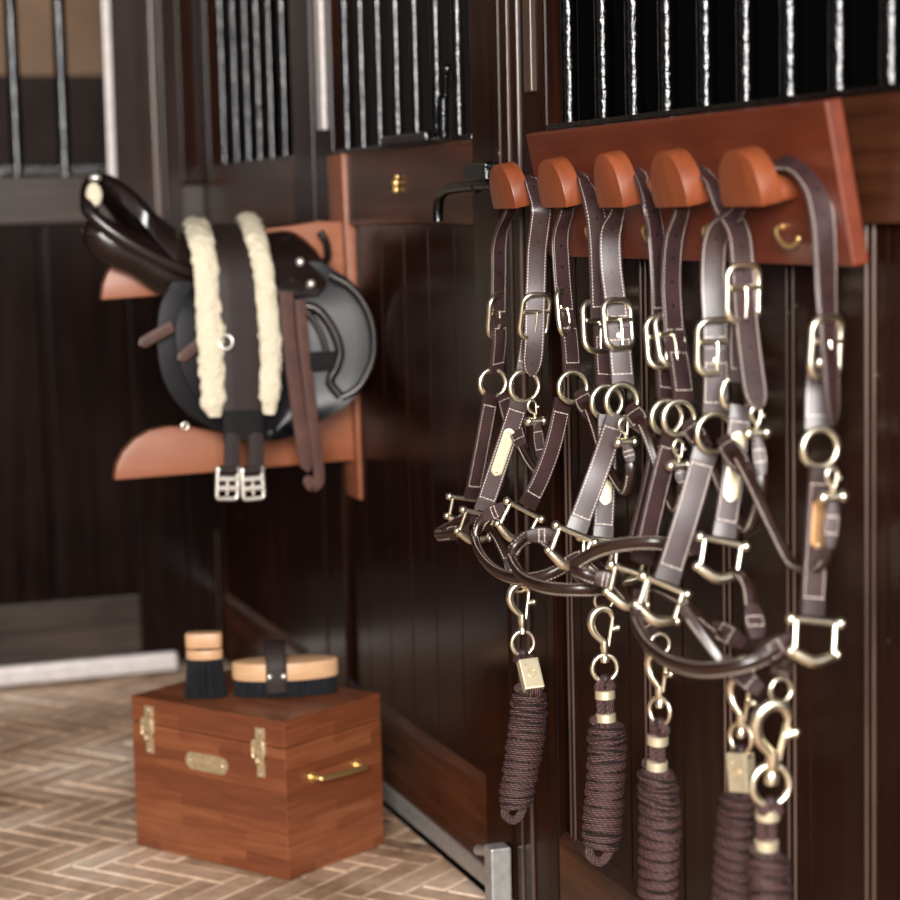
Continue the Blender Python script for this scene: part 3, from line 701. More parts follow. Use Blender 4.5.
halter(3, 'dark leather halter on the second wooden hook from the right end',
  dict(crown=[(682, 208, o1), (675, 232, o1), (672, 254, o1), (671, 286, o1), (673, 318, o1), (674, 342, o1)], k=30, ck=26, buckle=(672, 340, o1+.004), brot=.3, low=[(675, 342, o1), (680, 370, o1), (684, 403, o1)], ring=(679, 418, .07), rr=.0215, lw=.03,
       cheek=[(672, 436, .075), (658, 490, .095), (642, 560, .13)], sq=(630, 585, .15), cw=.0285),
  dict(crown=[(714, 186, o1), (726, 210, o1-.004), (738, 232, o1-.004), (742, 260, o1), (744, 295, o1), (747, 330, o1+.004), (752, 372, o1+.006), (758, 411, o1+.006)], tail=1, k=14, ck=4, buckle=(744, 293, o1+.004), brot=.15, low=[(741, 300, o1-.006), (739, 340, o1-.006), (740, 382, o1-.004)], ring=(738, 393, .058), rr=.0215,
       cheek=[(741, 409, .06), (734, 470, .075), (724, 534, .095)], plate=(.22, .76), sq=(721, 556, .11), cw=.0275),
  [(702, 549, .10), (680, 545, .105), (652, 541, .137), (622, 543, .165), (596, 550, .185), (574, 565, .195), (584, 572, .19), (601, 578, .17), (616, 581, .155)],
  [[(655, 588, .13), (690, 607, .125), (718, 630, .12), (742, 642, .11)], [(735, 570, .09), (748, 584, .09), (752, 610, .095), (757, 640, .10)]],
  dict(pts=[(688, 424, .068), (698, 434, .07), (712, 460, .07), (728, 500, .07), (748, 530, .07), (762, 490, .07), (765, 446, .07)], snap=(757, 408, .068)), (744, 668, .11))

halter(4, 'nearest leather halter, on the rightmost hook, its long crown strap arching right',
  dict(crown=[(738, 208, o1), (723, 226, o1), (715, 243, o1), (713, 280, o1), (715, 322, o1), (716, 350, o1)], k=-2, ck=3, buckle=(716, 347, o1+.004), bw=.046, bh=.064, low=[(716, 350, o1+.003), (716, 380, o1+.003), (715, 415, o1+.004)], ring=(715, 433, .078), rr=.0235, lw=.031,
       cheek=[(705, 452, .085), (687, 515, .11), (667, 579, .145)], sq=(661, 599, .155), cw=.031, sk=1.02),
  dict(wn=1, crown=[(793, 162, .05), (814, 184, .05), (822, 214, .05), (825, 250, .05), (826, 290, .05), (828, 330, .052), (831, 380, .056), (833, 426, .056)], cut=4, tail=1, k=-5, k2=58, ck=16, buckle=(827, 347, .054), brot=.3, low=[(822, 350, .045), (818, 385, .045), (817, 430, .05)], ring=(820, 448, .06), rr=.0215, lw=.028,
       cheek=[(821, 470, .062), (817, 530, .07), (812, 612, .085)], plate=(.26, .68), sq=(815, 637, .10), cw=.0275),
  [(639, 594, .165), (635, 615, .19), (645, 640, .20), (668, 659, .20), (700, 668, .19), (735, 665, .17), (765, 655, .14), (790, 637, .11)],
  [[(684, 605, .18), (704, 634, .16), (728, 664, .14), (762, 692, .12)], [(796, 655, .095), (786, 664, .10), (777, 672, .10)]],
  dict(pts=[(724, 440, .085), (738, 456, .09), (756, 490, .09), (776, 532, .085), (797, 567, .08), (826, 560, .075), (838, 516, .07)], snap=(833, 470, .07)), (781, 690, .11), fins=V((0, 0, -1)))

# ------------------------------------------------------------------ lead ropes
def lead(label, top, k, ringc, clamp, coil, style, facing=0, coilw=.056):
    o = top[2]; th = Thing('lead_rope', label, 'lead rope', pO(*coil[-1]), 'coiled lead ropes hanging under the halters')
    p = pO(*top); dn = (pO(*ringc) - p)
    wd = (n_ * math.cos(facing) + d1 * math.sin(facing))
    so, e = snap(th, p, dn, k, -wd)
    rc = pO(*ringc); r = .0125 * k
    MB().tube(ring_pts(rc, wd, Z, r, r*1.05), .0024*k, 10, closed=True).build('swivel_ring', M['brass'], th, so)
    # rope loop from ring through clamp
    c0 = pO(*clamp[0]); c1 = pO(*clamp[1]); ax = (c1-c0).normalized()
    bt = rc - Z*r
    q = coil[0]; ct = pO(*q)
    lp = MB()
    for sx in (-1, 1): lp.tube(crv([bt + Z*.004, bt + wd*sx*.009 - Z*.008, c0 + wd*sx*.006, c1 + wd*sx*.006, ct - Z*.01 + wd*sx*.006], 6), .0062, 12)
    lp.sphere(bt + Z*.002, .0075)
    lp.build('rope_loop', M['rope'], th)
    x = (wd - ax*wd.dot(ax)).normalized(); nr = x.cross(ax)
    ln = (c1-c0).length
    m = MB()
    if style == 'plate':
        m.box((c0+c1)/2, x, nr, ax, .030, .017, ln, .0022)
        m.tube([(c0+c1)/2 - nr*.0089 + x*.0, (c0+c1)/2 - nr*.0092], .004, 12)
    elif style == 'bands':
        for t_ in (.14, .86):
            cc = c0.lerp(c1, t_); m = MB(); m.tube([cc - ax*.006, cc - ax*.005, cc + ax*.005, cc + ax*.006], [.0125, .0135, .0135, .0125], 20, sq=(1, 1))
            cl = m.build('rope_clamp', M['plate'], th)
    if style == 'plate': cl = m.build('rope_clamp', M['plate'], th)
    if style == 'plate':
        fc = -nr if (-nr).dot(EYE - c0) > 0 else nr
        cc = (c0+c1)/2 + fc*.0089
        g = MB().tube(ring_pts(cc, x, ax, .0062, .0062, 20), .0005, 6, closed=True)
        g.tube(crv([cc - x*.003 + ax*.002, cc - ax*.003, cc + x*.003 - ax*.002, cc + x*.001 + ax*.001], 5), .0005, 6)
        g.build('stamped_emblem', M['antique'], th, cl)
        MB().sphere(cc - ax*.012 + x*.007, .0018).build('clamp_pin', M['antique'], th, cl)
    # wrapped hank
    cp = crv([pO(*c) for c in coil], 12); acc = [0]
    for i in range(1, len(cp)): acc.append(acc[-1] + (cp[i]-cp[i-1]).length)
    T = acc[-1]; pitch = .0128; turns = int(T / pitch); pts = []
    seg = 22
    rr = .0064
    def at(s_):
        s_ = max(0, min(T, s_)); i = 1
        while i < len(acc) - 1 and acc[i] < s_: i += 1
        f = (s_ - acc[i-1]) / max(1e-6, acc[i]-acc[i-1]); return cp[i-1].lerp(cp[i], f)
    for k_ in range(turns * seg + 1):
        ph = 2*PI*k_/seg; s_ = T * k_ / (turns*seg)
        tn = k_ // seg; rng = math.sin(tn * 12.9 + idxs[0]) * .5 + math.sin(tn*4.1)*.5
        e_ = min(1, .86 + .5*math.sin(PI*min(1, max(0, s_/T))))
        ra = coilw/2 * e_ - rr + .0012*rng; rb = ra*.78
        tilt = .0045 * math.cos(ph + .6*rng) * (1 + .9*rng)
        pts.append(at(s_) + wd*ra*math.cos(ph) + wd.cross(Z)*rb*math.sin(ph) + Z*tilt + Z*.0018*rng*math.sin(ph*1.0))
    idxs[0] += 3.7
    m = MB(); m.tube(pts, rr, 10); 
    m.build('rope_hank', M['rope'], th)
    # inner strands
    m = MB()
    for sx, sy in ((-.008, .004), (.008, -.004), (0, .008), (0, -.008)): m.tube([c + wd*sx + wd.cross(Z)*sy for c in cp[::3] + [cp[-1]]], .0066, 10)
    # end loop at the bottom
    bt = cp[-1]
    m.tube(crv([bt + wd*.010 + Z*.01, bt + wd*.016 - Z*.010, bt + wd*.004 - Z*.022, bt - wd*.008 - Z*.014, bt - wd*.012 + Z*.0, bt + wd*.006 + Z*.006], 7), .0066, 10)
    m.build('rope_tail', M['rope'], th)
    return th
idxs = [0]
lo = .10
lead('brown braided lead rope farthest left with a tilted stamped brass clamp', (521, 588, lo), 1.35, (523, 643, lo), [(527, 660, lo), (534, 690, lo)], [(530, 690, lo), (527, 730, lo), (520, 775, lo), (515, 806, lo)], 'plate', .1)
lead('brown lead rope second from left, its hank ending above the low rail', (604, 612, lo), 1.35, (605, 668, lo), [(605, 690, lo), (606, 722, lo)], [(607, 722, lo), (607, 760, lo), (604, 810, lo), (601, 846, lo)], 'bands', .2)
lead('brown lead rope third from left, bound by two separate bright bands', (659, 656, lo), 1.3, (660, 711, lo), [(658, 735, lo), (657, 770, lo)], [(657, 770, lo), (660, 815, lo), (659, 870, lo), (657, 925, lo)], 'bands', 1.1, .058)
lead('brown lead rope second from right with an upright cream-bright stamped clamp', (742, 682, lo), 1.3, (741, 738, lo), [(740, 752, lo), (743, 792, lo)], [(741, 792, lo), (738, 830, lo), (735, 880, lo), (733, 925, lo)], 'plate', 1.2, .056)
lead('nearest lead rope at far right, hanging from a large snap and wide ring', (776, 710, .13), 1.7, (771, 785, .13), [(768, 808, .13), (766, 850, .13)], [(768, 852, .13), (770, 880, .13), (770, 905, .13), (769, 935, .13)], 'bands', .15, .05)

# ------------------------------------------------------------------ saddle rack
AS = aO(350, 300, .0)
print('AS', AS)
sr = Thing('saddle_rack', 'orange-brown wooden saddle bracket on the back wall carrying a saddle', 'saddle rack', L(AS, 0, fr(pA(340, 480, AS))[2]))
pt = pA(341.5, 154, AS); pbm = pA(360, 500, AS)
at_, ot_, zt_ = fr(pt); ab_, ob_, zb_ = fr(pbm)
print('post', fr(pt), fr(pbm), fr(pA(353, 154, AS)), fr(pA(372, 498, AS)))
ol = fr(pA(353, 154, AS))[1]; olb = fr(pA(372, 498, AS))[1]
m = MB()
m.prism([L(AS, ot_, zt_), L(AS, ol, zt_), L(AS, olb, zb_), L(AS, ob_, zb_)], d1*.11, .002)
m.build('wall_post', M['srack'], sr)
def apoly(pix, a, th_, mat_, name, thing, bev=.003, k=1):
    return MB().prism([pA(u, v, a) for u, v in pix], d1*th_, bev).build(name, mat_, thing)
AA = AS + .03
apoly([(354, 222), (354, 318), (300, 297), (190, 293), (102, 300), (104, 285), (109, 272), (117, 262), (127, 256), (200, 236), (290, 226), (320, 221)], AA, .032, M['srack'], 'support_arm', sr)
apoly([(362, 375), (366, 459), (240, 470), (115, 480), (117, 466), (124, 452), (135, 440), (150, 431), (168, 427), (190, 427), (230, 434), (300, 430), (330, 400)], AA, .032, M['srack'], 'support_arm', sr)

# ------------------------------------------------------------------ saddle
sd = Thing('saddle', 'black leather riding saddle resting on the wooden wall bracket, cantle up at left', 'saddle', pA(250, 300, AA))
AC = AA + .016
def sec(u, vt, hw, depth, n=14, r=.55):
    """cross-section arch at pixel column u, crest at vt"""
    c = pA(u, vt, AC); out = []
    for k in range(n + 1):
        th = PI * k / n; out.append(c + d1*(-hw*math.cos(th)) + Z*(-depth*(1 - math.sin(th)**r)))
    return out
def loft(secs, name, mat_, thing, k=5, close=True):
    n = len(secs[0]); cols = [crv([s_[i] for s_ in secs], k) for i in range(n)]
    m = MB(); R_n = len(cols[0]); vs = []; 
    for j in range(R_n):
        for i in range(n): vs.append(cols[i][j])
    fs = []
    for j in range(R_n-1):
        for i in range(n-1): fs.append((j*n+i, j*n+i+1, (j+1)*n+i+1, (j+1)*n+i))
        if close: fs.append((j*n+n-1, j*n, (j+1)*n, (j+1)*n+n-1))
    fs.append(list(range(n))[::-1]); fs.append([(R_n-1)*n+i for i in range(n)])
    m.add(vs, fs); return m.build(name, mat_, thing)
# seat: dished between cantle and pommel
secs = [sec(94, 182, .03, .012), sec(97, 174, .055, .03), sec(107, 174, .09, .05), sec(128, 189, .13, .065), sec(153, 214, .135, .075), sec(185, 234, .13, .085), (sec(225, 238, .115, .095)),
        sec(262, 232, .10, .10), sec(288, 230, .085, .095), sec(308, 243, .07, .085), sec(322, 262, .05, .05), sec(328, 272, .025, .02)]
loft(secs, 'seat', M['saddle'], sd)
# cantle welt and panel under it
def panel_tube(s_):
    pts = [(92, 218, .35), (93, 230, .9), (106, 243, 1.05), (135, 255, 1.1), (160, 270, 1.15), (190, 283, 1.1), (225, 292, 1), (265, 296, .95), (300, 298, .9), (330, 305, .8), (350, 320, .4)]
    pp = crv([pA(u, v, AC) + d1*s_*.06 + n_*(-.03 if s_ > 0 else 0) for u, v, _ in pts], 5); rr = []
    for i in range(len(pp)):
        x = i/5; j = min(len(pts)-2, int(x)); f = x-j; rr.append(.040*(pts[j][2]*(1-f) + pts[j+1][2]*f))
    return MB().tube(pp, rr, 20, sq=(1, 1))
for s_ in (-1, 1): panel_tube(s_).build('panel', M['saddle'], sd)
m = MB(); pp = crv([pA(u, v, AC - dd) for u, v, dd in ((96, 178, 0), (88, 188, .06), (88, 208, .10), (100, 222, .115), (125, 240, .125), (165, 262, .128), (200, 275, .125))], 6)
m.tube(pp, .014, 12); pp = [p + d1*2*((L(AC, 0, 0)-P0).dot(d1) - (p-P0).dot(d1)) - n_*.04 for p in pp[9:]]; m.tube(pp, .014, 12); m.build('cantle', M['saddle'], sd)
m = MB(); m.sphere(pA(94, 195, AC - .10), .02, (.8, .5, 1.15), 16).build('cantle_patch', M['fleece'], sd, label='cream patch on the cantle corner')  # small cream rounded spot on the cantle corner
MB().sphere(pA(95, 178, AC - .06), .012, (1, .8, .7), 12).build('cantle_stud', M['nickel'], sd)
# flaps: rows (v, uL, uR, out)
def flap(rows, side, thick, name, mat_, nx=22, bulge=.012, kn=.034):
    rw = []
    vs_ = [r[0] for r in rows]
    pL = crv([V((r[1], r[0], r[3])) for r in rows], 6); pR = crv([V((r[2], r[0], r[3])) for r in rows], 6)
    m = MB(); vs = []; n = nx+1
    for lay in (0, 1):
        for i in range(len(pL)):
            for j in range(n):
                f = j/nx; u = (pL[i].x + (34 if side > 0 else 0))*(1-f) + pR[i].x*f; v = pL[i].y*(1-f) + pR[i].y*f
                out = pL[i].z + bulge*.3*math.sin(PI*f) + kn*max(0, f-.62)/.38
                e = min(f, 1-f)*nx; out -= .001*max(0, 1-e)
                p = pA(u, v, AC - out)
                p = p + d1*(thick*lay)
                if side > 0: p = p + d1*2*((L(AC, 0, 0)-P0).dot(d1) - (p-P0).dot(d1))
                vs.append(p)
    R_n = len(pL); fs = []
    for lay in (0, 1):
        b_ = lay*R_n*n
        for i in range(R_n-1):
            for j in range(nx): fs.append((b_+i*n+j, b_+i*n+j+1, b_+(i+1)*n+j+1, b_+(i+1)*n+j))
    q = R_n*n
    for i in range(R_n-1): fs.append((i*n, (i+1)*n, q+(i+1)*n, q+i*n)); fs.append((i*n+nx, q+i*n+nx, q+(i+1)*n+nx, (i+1)*n+nx))
    for j in range(nx): fs.append((j, q+j, q+j+1, j+1)); fs.append(((R_n-1)*n+j, (R_n-1)*n+j+1, q+(R_n-1)*n+j+1, q+(R_n-1)*n+j))
    m.add(vs, fs); return m.build(name, mat_, sd)
near_rows = [(262, 205, 322, .10), (282, 195, 352, .125), (305, 182, 366, .14), (330, 176, 373, .148), (355, 178, 373, .152), (380, 186, 366, .153), (402, 200, 350, .152), (420, 222, 322, .150), (430, 248, 296, .148)]
flap(near_rows, -1, .006, 'flap', M['flap'])
flap(near_rows, 1, .006, 'flap', M['flap'])
# sweat flap / girth guard behind
sw = [(282, 172, 330, .112), (310, 160, 355, .120), (350, 158, 362, .126), (385, 166, 350, .128), (412, 186, 330, .128), (432, 220, 300, .128), (440, 250, 280, .126)]
flap(sw, -1, .006, 'sweat_flap', M['flap']); flap(sw, 1, .006, 'sweat_flap', M['flap'])
# skirt with studs, knee roll lines
sk = [(240, 248, 302, .085), (256, 252, 318, .115), (272, 258, 326, .135), (286, 268, 326, .152), (296, 282, 318, .158)]
flap(sk, -1, .005, 'skirt', M['saddle'], bulge=.008, kn=0)
for u, v in ((300, 262), (311, 284)): MB().sphere(pA(u, v, AC - .158), .0085, (1, 1, 1)).build('saddle_stud', M['nickel'], sd)
kl = lambda u: .034*max(0, (u - 180)/190 - .62)/.38
m = MB(); m.tube(crv([pA(u, v, AC - .166 - kl(u)) for u, v in ((300, 305), (318, 310), (333, 330), (340, 352), (336, 368), (330, 382), (340, 396))], 6), .009, 10)
m.tube(crv([pA(u, v, AC - .168 - kl(u)) for u, v in ((300, 304), (312, 318), (322, 336), (327, 356))], 6), .006, 10)
m.tube(crv([pA(u, v, AC - .158 - kl(u)) for u, v in ((330, 275), (352, 288), (368, 312), (374, 340), (371, 365), (358, 388), (341, 398))], 6), .008, 10)
m.build('knee_roll', M['saddle'], sd)
MB().box(pA(322, 361, AC - .182), n_, d1, Z, .055, .022, .036, .006).build('stirrup_tread', M['elastic'], sd)
m = MB(); m.tube(crv([pA(320, 232, AC-.03), pA(326, 243, AC-.04), pA(327, 258, AC-.06), pA(318, 270, AC-.08)], 6), .008, 10); m.build('pommel_strap', M['saddle'], sd)
# stirrup leathers folded down
m = MB()
m.ribbon(crv([pA(u, v, AC - .18) for u, v in ((286, 292), (288, 330), (294, 380), (301, 430), (308, 472))], 6), .028, .005, n_, 0, .01)
m.build('stirrup_leather', M['brownstrap'], sd)
m = MB(); m.ribbon(crv([pA(u, v, AC - .188) for u, v in ((300, 300), (303, 340), (309, 390), (315, 440), (319, 478), (312, 486), (306, 476))], 6), .022, .005, n_, 0, .01)
m.build('stirrup_leather', M['brownstrap'], sd)
for (p0, p1) in (((139, 345), (172, 326)), ((178, 360), (206, 338))):
    m = MB(); m.ribbon(crv([pA(p1[0], p1[1], AC - .165), pA((p0[0]+p1[0])/2, (p0[1]+p1[1])/2, AC - .165), pA(*p0, AC - .165)], 6), .022, .005, (Z*.8+n_*.4), 0, .012)
    m.build('girth_strap', M['brownstrap'], sd)
MB().tube(ring_pts(pA(185, 426, AC - .165), n_, Z, .006, .006), .002, 8, closed=True).build('eyelet', M['nickel'], sd)

# ------------------------------------------------------------------ girth draped over the saddle
gt = Thing('fleece_girth', 'dark girth with two cream sheepskin edges and twin buckles draped over the saddle', 'girth', pA(245, 480, AC - .17))
def drape(cols, w, th, name, mat_, tip1=0, fluffy=0, wlist=None, a_far=.10):
    pts = [pA(cols[0][0], cols[0][1] + 70, AC + .13), pA(cols[0][0], cols[0][1] + 22, AC + .115)] + [pA(u, v, AC - dd) for u, v, dd in cols]
    cp = crv(pts, 10)
    if fluffy:
        m = MB(); seg = 22; vs = []
        acc = 0
        n = len(cp)
        for i in range(n):
            t = (cp[min(i+1, n-1)] - cp[max(i-1, 0)]).normalized(); a = (n_ - t*n_.dot(t)).normalized(); b = t.cross(a)
            e = min(1, (n-1-i)/5 + .45, i/3 + .5)
            for k in range(seg):
                ph = 2*PI*k/seg; base = cp[i] + a*math.cos(ph)*w/2*e + b*math.sin(ph)*th/2*e
                nz = noise.noise(base*70)*.6 + noise.noise(base*160)*.4
                vs.append(cp[i] + (a*math.cos(ph)*w/2 + b*math.sin(ph)*th/2)*e*(1 + .0*nz) + (a*math.cos(ph) + b*math.sin(ph))*nz*fluffy)
        fs = [(i*seg+k, i*seg+(k+1) % seg, (i+1)*seg+(k+1) % seg, (i+1)*seg+k) for i in range(n-1) for k in range(seg)]
        fs.append(list(range(seg))[::-1]); fs.append([(n-1)*seg+k for k in range(seg)])
        m.add(vs, fs); return m.build(name, mat_, gt)
    return MB().ribbon(cp, w, th, n_, 0, tip1).build(name, mat_, gt)
drape([(195, 224, 0), (200, 236, .13), (205, 262, .172), (209, 310, .186), (212, 370, .188), (214, 417, .186)], .05, .026, 'sheepskin_edge', M['fleece'], fluffy=.008)
drape([(247, 219, 0), (254, 234, .12), (262, 262, .178), (268, 310, .192), (271, 360, .194), (268, 414, .188)], .042, .026, 'sheepskin_edge', M['fleece'], fluffy=.008)
drape([(222, 226, .0), (232, 242, .13), (240, 270, .178), (243, 320, .188), (244, 370, .190), (244, 410, .190)], .086, .008, 'girth_body', M['girth'])
el = MB().ribbon(crv([pA(243.5, v, AC - .19) for v in (404, 420, 440)], 6), .078, .006, n_); el.build('elastic_panel', M['elastic'], gt)
for u in (232, 256):
    MB().ribbon(crv([pA(u, v, AC - .192) for v in (432, 452, 470)], 6), .030, .007, n_, .008).build('buckle_tab', M['girth'], gt)
for u, tl in ((227.5, -.06), (253, .03)):
    c = pA(u, 485, AC - .192); dn = (-Z + n_*-tl).normalized(); x = (n_ - dn*n_.dot(dn)).normalized()
    m = MB().tube(rrect(c, x, dn, .039, .052, .006), .004, 10, closed=True)
    for q in (-.012, .006): m.cyl(c + dn*q - x*.02, c + dn*q + x*.02, .0055, 12)
    m.sphere(c - dn*.029 - x*.018, .007).sphere(c - dn*.029 + x*.018, .007)
    m.cyl(c - dn*.012, c + dn*.02, .0025, 8)
    m.build('girth_buckle', M['nickel'], gt)
    MB().cyl(c - dn*.029 - x*.017, c - dn*.029 + x*.017, .008, 12).build('buckle_wrap', M['girth'], gt)
dring(gt, pA(226, 342, AC - .205), .013, .003, n_*.85 + d1*.5, Z, 'girth_ring', m='nickel')

# ------------------------------------------------------------------ tack box
A_, B_ = pZ(137, 845, 0), pZ(289, 881, 0)
ex = (B_ - A_); BW = ex.length; ex.normalize(); ey = V((-ex.y, ex.x, 0)); 
if ey.y < 0: ey = -ey
BD, BH = .262, .285
tb = Thing('tack_box', 'reddish-brown wooden tack box with two latches and a brass side handle on the brick floor', 'box', (A_+B_)/2 + ey*BD/2)
def bx_(x, y, z): return A_ + ex*x + ey*y + Z*z
zl = .236
MB().box(bx_(BW/2, BD/2, zl/2), ex, ey, Z, BW, BD, zl, .002).build('box_body', M['boxwood'], tb)
lid = MB().box(bx_(BW/2, BD/2, (zl + .0015 + BH)/2), ex, ey, Z, BW, BD, BH - zl - .0015, .0025).build('box_lid', M['boxwood'], tb)
def onf(u, v): return plane(u, v, A_, ey)
for u0, v0 in ((150, 728), (261, 751)):
    c = onf(u0, v0); k = c - A_; xx = k.dot(ex); zz = k.z; f = -ey
    m = MB(); m.box(c + Z*.031 + f*.001, ex, f, Z, .021, .004, .022, .001)
    m.box(c + Z*.006 + f*.004, ex, f, Z, .030, .008, .026, .003)
    m.tube(rrect(c + Z*.004 + f*.008, ex, Z, .026, .034, .007), .0024, 8, closed=True)
    m.cyl(c + Z*.012 + f*.009 - ex*.012, c + Z*.012 + f*.009 + ex*.012, .0045, 12)
    m.box(c - Z*.016 + f*.004, ex, f, Z, .018, .008, .016, .003)
    m.box(c - Z*.034 + f*.001, ex, f, Z, .017, .004, .026, .001)
    m.sphere(c - Z*.016 + f*.010, .0055)
    la = m.build('latch', M['antique'], tb)
    for z_ in (.036, -.041): MB().sphere(c + Z*z_ + f*.003, .0022).build('latch_screw', M['brass'], tb, la)
c = onf(207, 763); f = -ey
m = MB(); r_ = .016; hw = .052 - r_
ol_ = [c + ex*(hw + r_*math.cos(t_)) + Z*r_*math.sin(t_) for t_ in [(-.5 + i/10)*PI for i in range(11)]] + [c + ex*(-hw + r_*math.cos(t_)) + Z*r_*math.sin(t_) for t_ in [(.5 + i/10)*PI for i in range(11)]]
m.prism([p - f*.001 for p in ol_], f*.003); pl = m.build('name_plate', M['antique'], tb)
g = MB()
for i in range(9): g.tube([c + ex*(-.022+.0055*i) + f*.0024 - Z*.003, c + ex*(-.020+.0055*i) + f*.0024 + Z*.003], .0004, 5)
g.build('engraving', M['brass'], tb, pl)
for s_ in (-1, 1): MB().sphere(c + ex*s_*.040 + f*.002, .0024).build('plate_screw', M['brass'], tb, pl)
def ons(u, v): return plane(u, v, B_, ex)
h0, h1 = ons(312, 777), ons(357, 765)
m = MB(); m.tube(crv([h0 - Z*.0, h0 + ex*.018, h0 + ex*.022 + (h1-h0)*.06, (h0+h1)/2 + ex*.024, h1 + ex*.022 - (h1-h0)*.06, h1 + ex*.018, h1], 6), .0052, 12); m.build('side_handle', M['brassd'], tb)
for p in (h0, h1): MB().cyl(p - ex*.001, p + ex*.003, .010, 18, .001).build('handle_base', M['brassd'], tb)
# ------------------------------------------------------------------ brushes on the box
def bristles(th, fn, nx, ny, h, name='bristles', flare=0, r=.0011):
    m = MB(); rnd = random.Random(3)
    for i in range(nx):
        for j in range(ny):
            p = fn(i/(nx-1)*2-1 + rnd.uniform(-.04, .04), j/(ny-1)*2-1 + rnd.uniform(-.06, .06))
            if p is None: continue
            q, outv = p; hh = h
            m.tube([q, q + outv*flare - Z*hh], [r, r*.8], 4)
    return m.build(name, M['bristle'], th)
bz = BH + .0005
b1 = pZ(206, 697, bz); 
t1 = Thing('dandy_brush', 'stubby upright brush with light wooden handle and black bristles, left on the tack box', 'brush', b1)
vx = V((1, 0, 0)); vy = V((0, 1, 0))
hz = .072
MB().prism([b1 + vx*.034*math.cos(t_) + vy*.020*math.sin(t_) + Z*hz for t_ in [2*PI*i/40 for i in range(40)]], Z*.018, .003, True).build('brush_collar', M['beech'], t1)
m = MB().prism([b1 + vx*.034*math.copysign(abs(math.cos(t_))**.5, math.cos(t_)) + vy*.018*math.copysign(abs(math.sin(t_))**.6, math.sin(t_)) + Z*(hz+.021) for t_ in [2*PI*i/40 for i in range(40)]], Z*.028, .004, True); m.build('brush_handle', M['beech'], t1)
MB().tube([b1 + Z*(hz+.017), b1 + Z*(hz+.022)], .017, 24).build('handle_neck', M['brownstrap'], t1)
bristles(t1, lambda x, y: (b1 + vx*x*.031 + vy*y*.017 + Z*(hz+.003), V((x*.008, y*.006, 0))) if x*x+y*y < 1.05 else None, 44, 20, hz+.002, flare=1)
# body brush: oval with strap
b2 = pZ(286, 693, bz)
t2 = Thing('body_brush', 'oval wooden body brush with black bristles and dark hand strap on the tack box', 'brush', b2)
rx, ry = .098, .042
vx = V((1, .12, 0)).normalized(); vy = V((-.12, 1, 0)).normalized(); hz = .030
ov = [b2 + vx*rx*math.cos(t_) + vy*ry*math.sin(t_) + Z*hz for t_ in [2*PI*i/56 for i in range(56)]]
MB().prism(ov, Z*.034, .006, True).build('brush_back', M['beech'], t2)
bristles(t2, lambda x, y: (b2 + vx*x*rx*.95 + vy*y*ry*.95 + Z*(hz+.002), V((x*.004, y*.004, 0))) if x*x+y*y < 1.0 else None, 96, 30, hz+.001, flare=1, r=.0013)
sc = b2 - vx*.018
sp_ = crv([sc - vy*(ry+.003) + Z*.012, sc - vy*(ry+.005) + Z*.04, sc - vy*(ry+.001) + Z*.068, sc - vy*.02 + Z*.092, sc + vy*.02 + Z*.094, sc + vy*(ry+.001) + Z*.07, sc + vy*(ry+.003) + Z*.035], 6)
MB().ribbon(sp_, .038, .004, vx).build('hand_strap', M['girth'], t2)
for s_ in (-1, 1): MB().sphere(sc - vy*(ry+.010) + Z*.043 + vx*.0125*s_, .0055).build('strap_rivet', M['nickel'], t2)

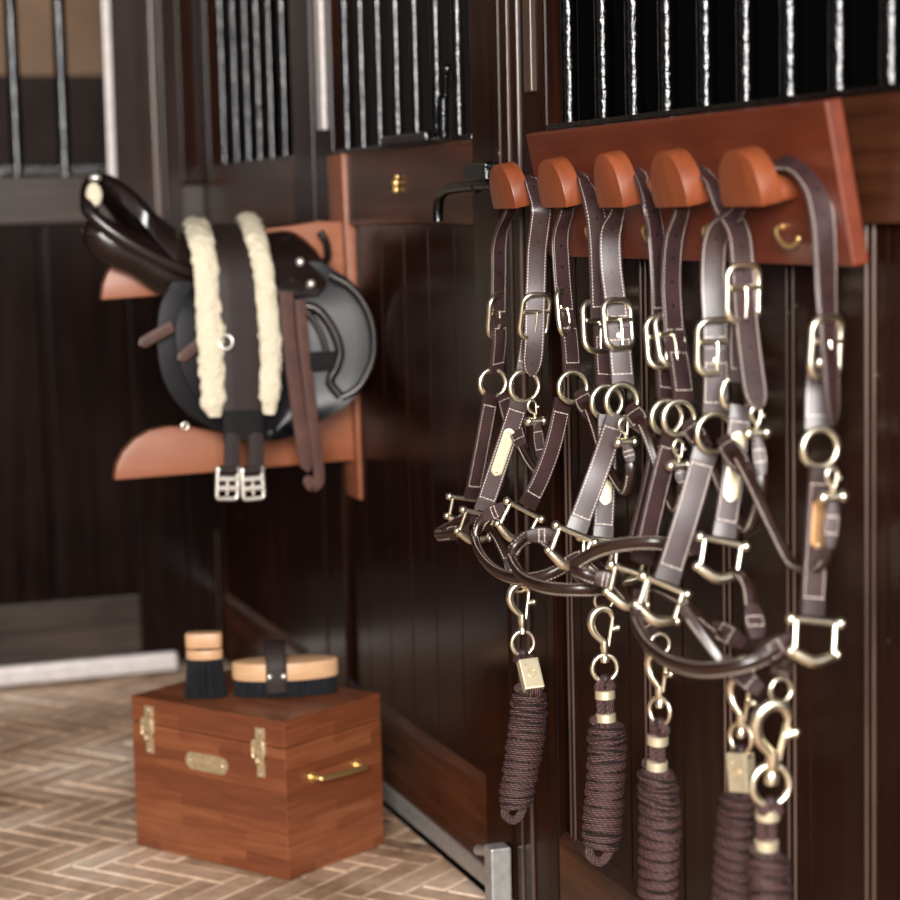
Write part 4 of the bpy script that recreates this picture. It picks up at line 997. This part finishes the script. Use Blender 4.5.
# ------------------------------------------------------------------ camera, light, world
cam = bpy.data.cameras.new('camera'); co = bpy.data.objects.new('camera', cam); C.objects.link(co)
from mathutils import Matrix
rot = Matrix((R_, -D_, -fw)).transposed().to_4x4(); rot.translation = EYE; co.matrix_world = rot
cam.sensor_width = 36; cam.sensor_fit = 'HORIZONTAL'; cam.lens = F/900*36; cam.clip_start = .05
cam.dof.use_dof = True; cam.dof.focus_distance = 3.02; cam.dof.aperture_fstop = 3.2; cam.dof.aperture_blades = 0
S.camera = co
def area(name, loc, target, sx, sy, power, col=(1, 1, 1)):
    l = bpy.data.lights.new(name, 'AREA'); l.shape = 'RECTANGLE'; l.size = sx; l.size_y = sy; l.energy = power; l.color = col
    o = bpy.data.objects.new(name, l); C.objects.link(o); o.location = loc
    o.rotation_euler = (V(target) - V(loc)).to_track_quat('-Z', 'Y').to_euler(); return o
area('doorway_daylight', (-.1, -2.6, 2.3), (-.1, 3.4, .8), 2.2, 1.8, 600, (1, .96, .93))
area('left_fill', (-3.6, 1.6, 2.4), (-.6, 4.2, .4), 1.4, 1.2, 4, (.93, .95, 1))  # added weak fill from the left, not an actual window
p_ = L(.6, -1.2, 2.5); area('stall_fill', p_, p_ - n_*1.2 - Z*1.2, .8, .8, 9, (1, .95, .9))  # added fill that brightens the stall wall behind the bars
p_ = L(AL + 1.1, 1.3, 2.6); area('stall_fill', p_, p_ + d1*1.1 - Z*1.0, .8, .8, 9, (1, .92, .85))  # second added fill, for the stall behind the left front
w = bpy.data.worlds.new('world'); S.world = w; w.use_nodes = True; nt = w.node_tree; bg = nt.nodes['Background']
tc = N(nt, 'ShaderNodeTexCoord'); sp = N(nt, 'ShaderNodeSeparateXYZ'); nt.links.new(tc.outputs['Generated'], sp.inputs[0])
# dim stable interior, brighter behind the viewer where the aisle opens to daylight
f = mth(nt, 'MULTIPLY', mth(nt, 'SUBTRACT', mth(nt, 'MULTIPLY', sp.outputs[1], -1), .1), 1.1)
g = mth(nt, 'ADD', .25, mth(nt, 'MULTIPLY', sp.outputs[2], .9))
h = mth(nt, 'MULTIPLY', mth(nt, 'MAXIMUM', f, 0), mth(nt, 'MINIMUM', mth(nt, 'MAXIMUM', g, .08), .8))
nt.links.new(ramp(nt, h, [(0, (.035, .03, .028, 1)), (.35, (1.0, .95, .92, 1)), (.6, (1.6, 1.55, 1.5, 1))]), bg.inputs[0])
bg.inputs[1].default_value = .28
S.view_settings.view_transform = 'Standard'; S.view_settings.look = 'None'; S.view_settings.gamma = 1; S.view_settings.exposure = .3
try: S.view_settings.use_curve_mapping = False
except Exception: pass
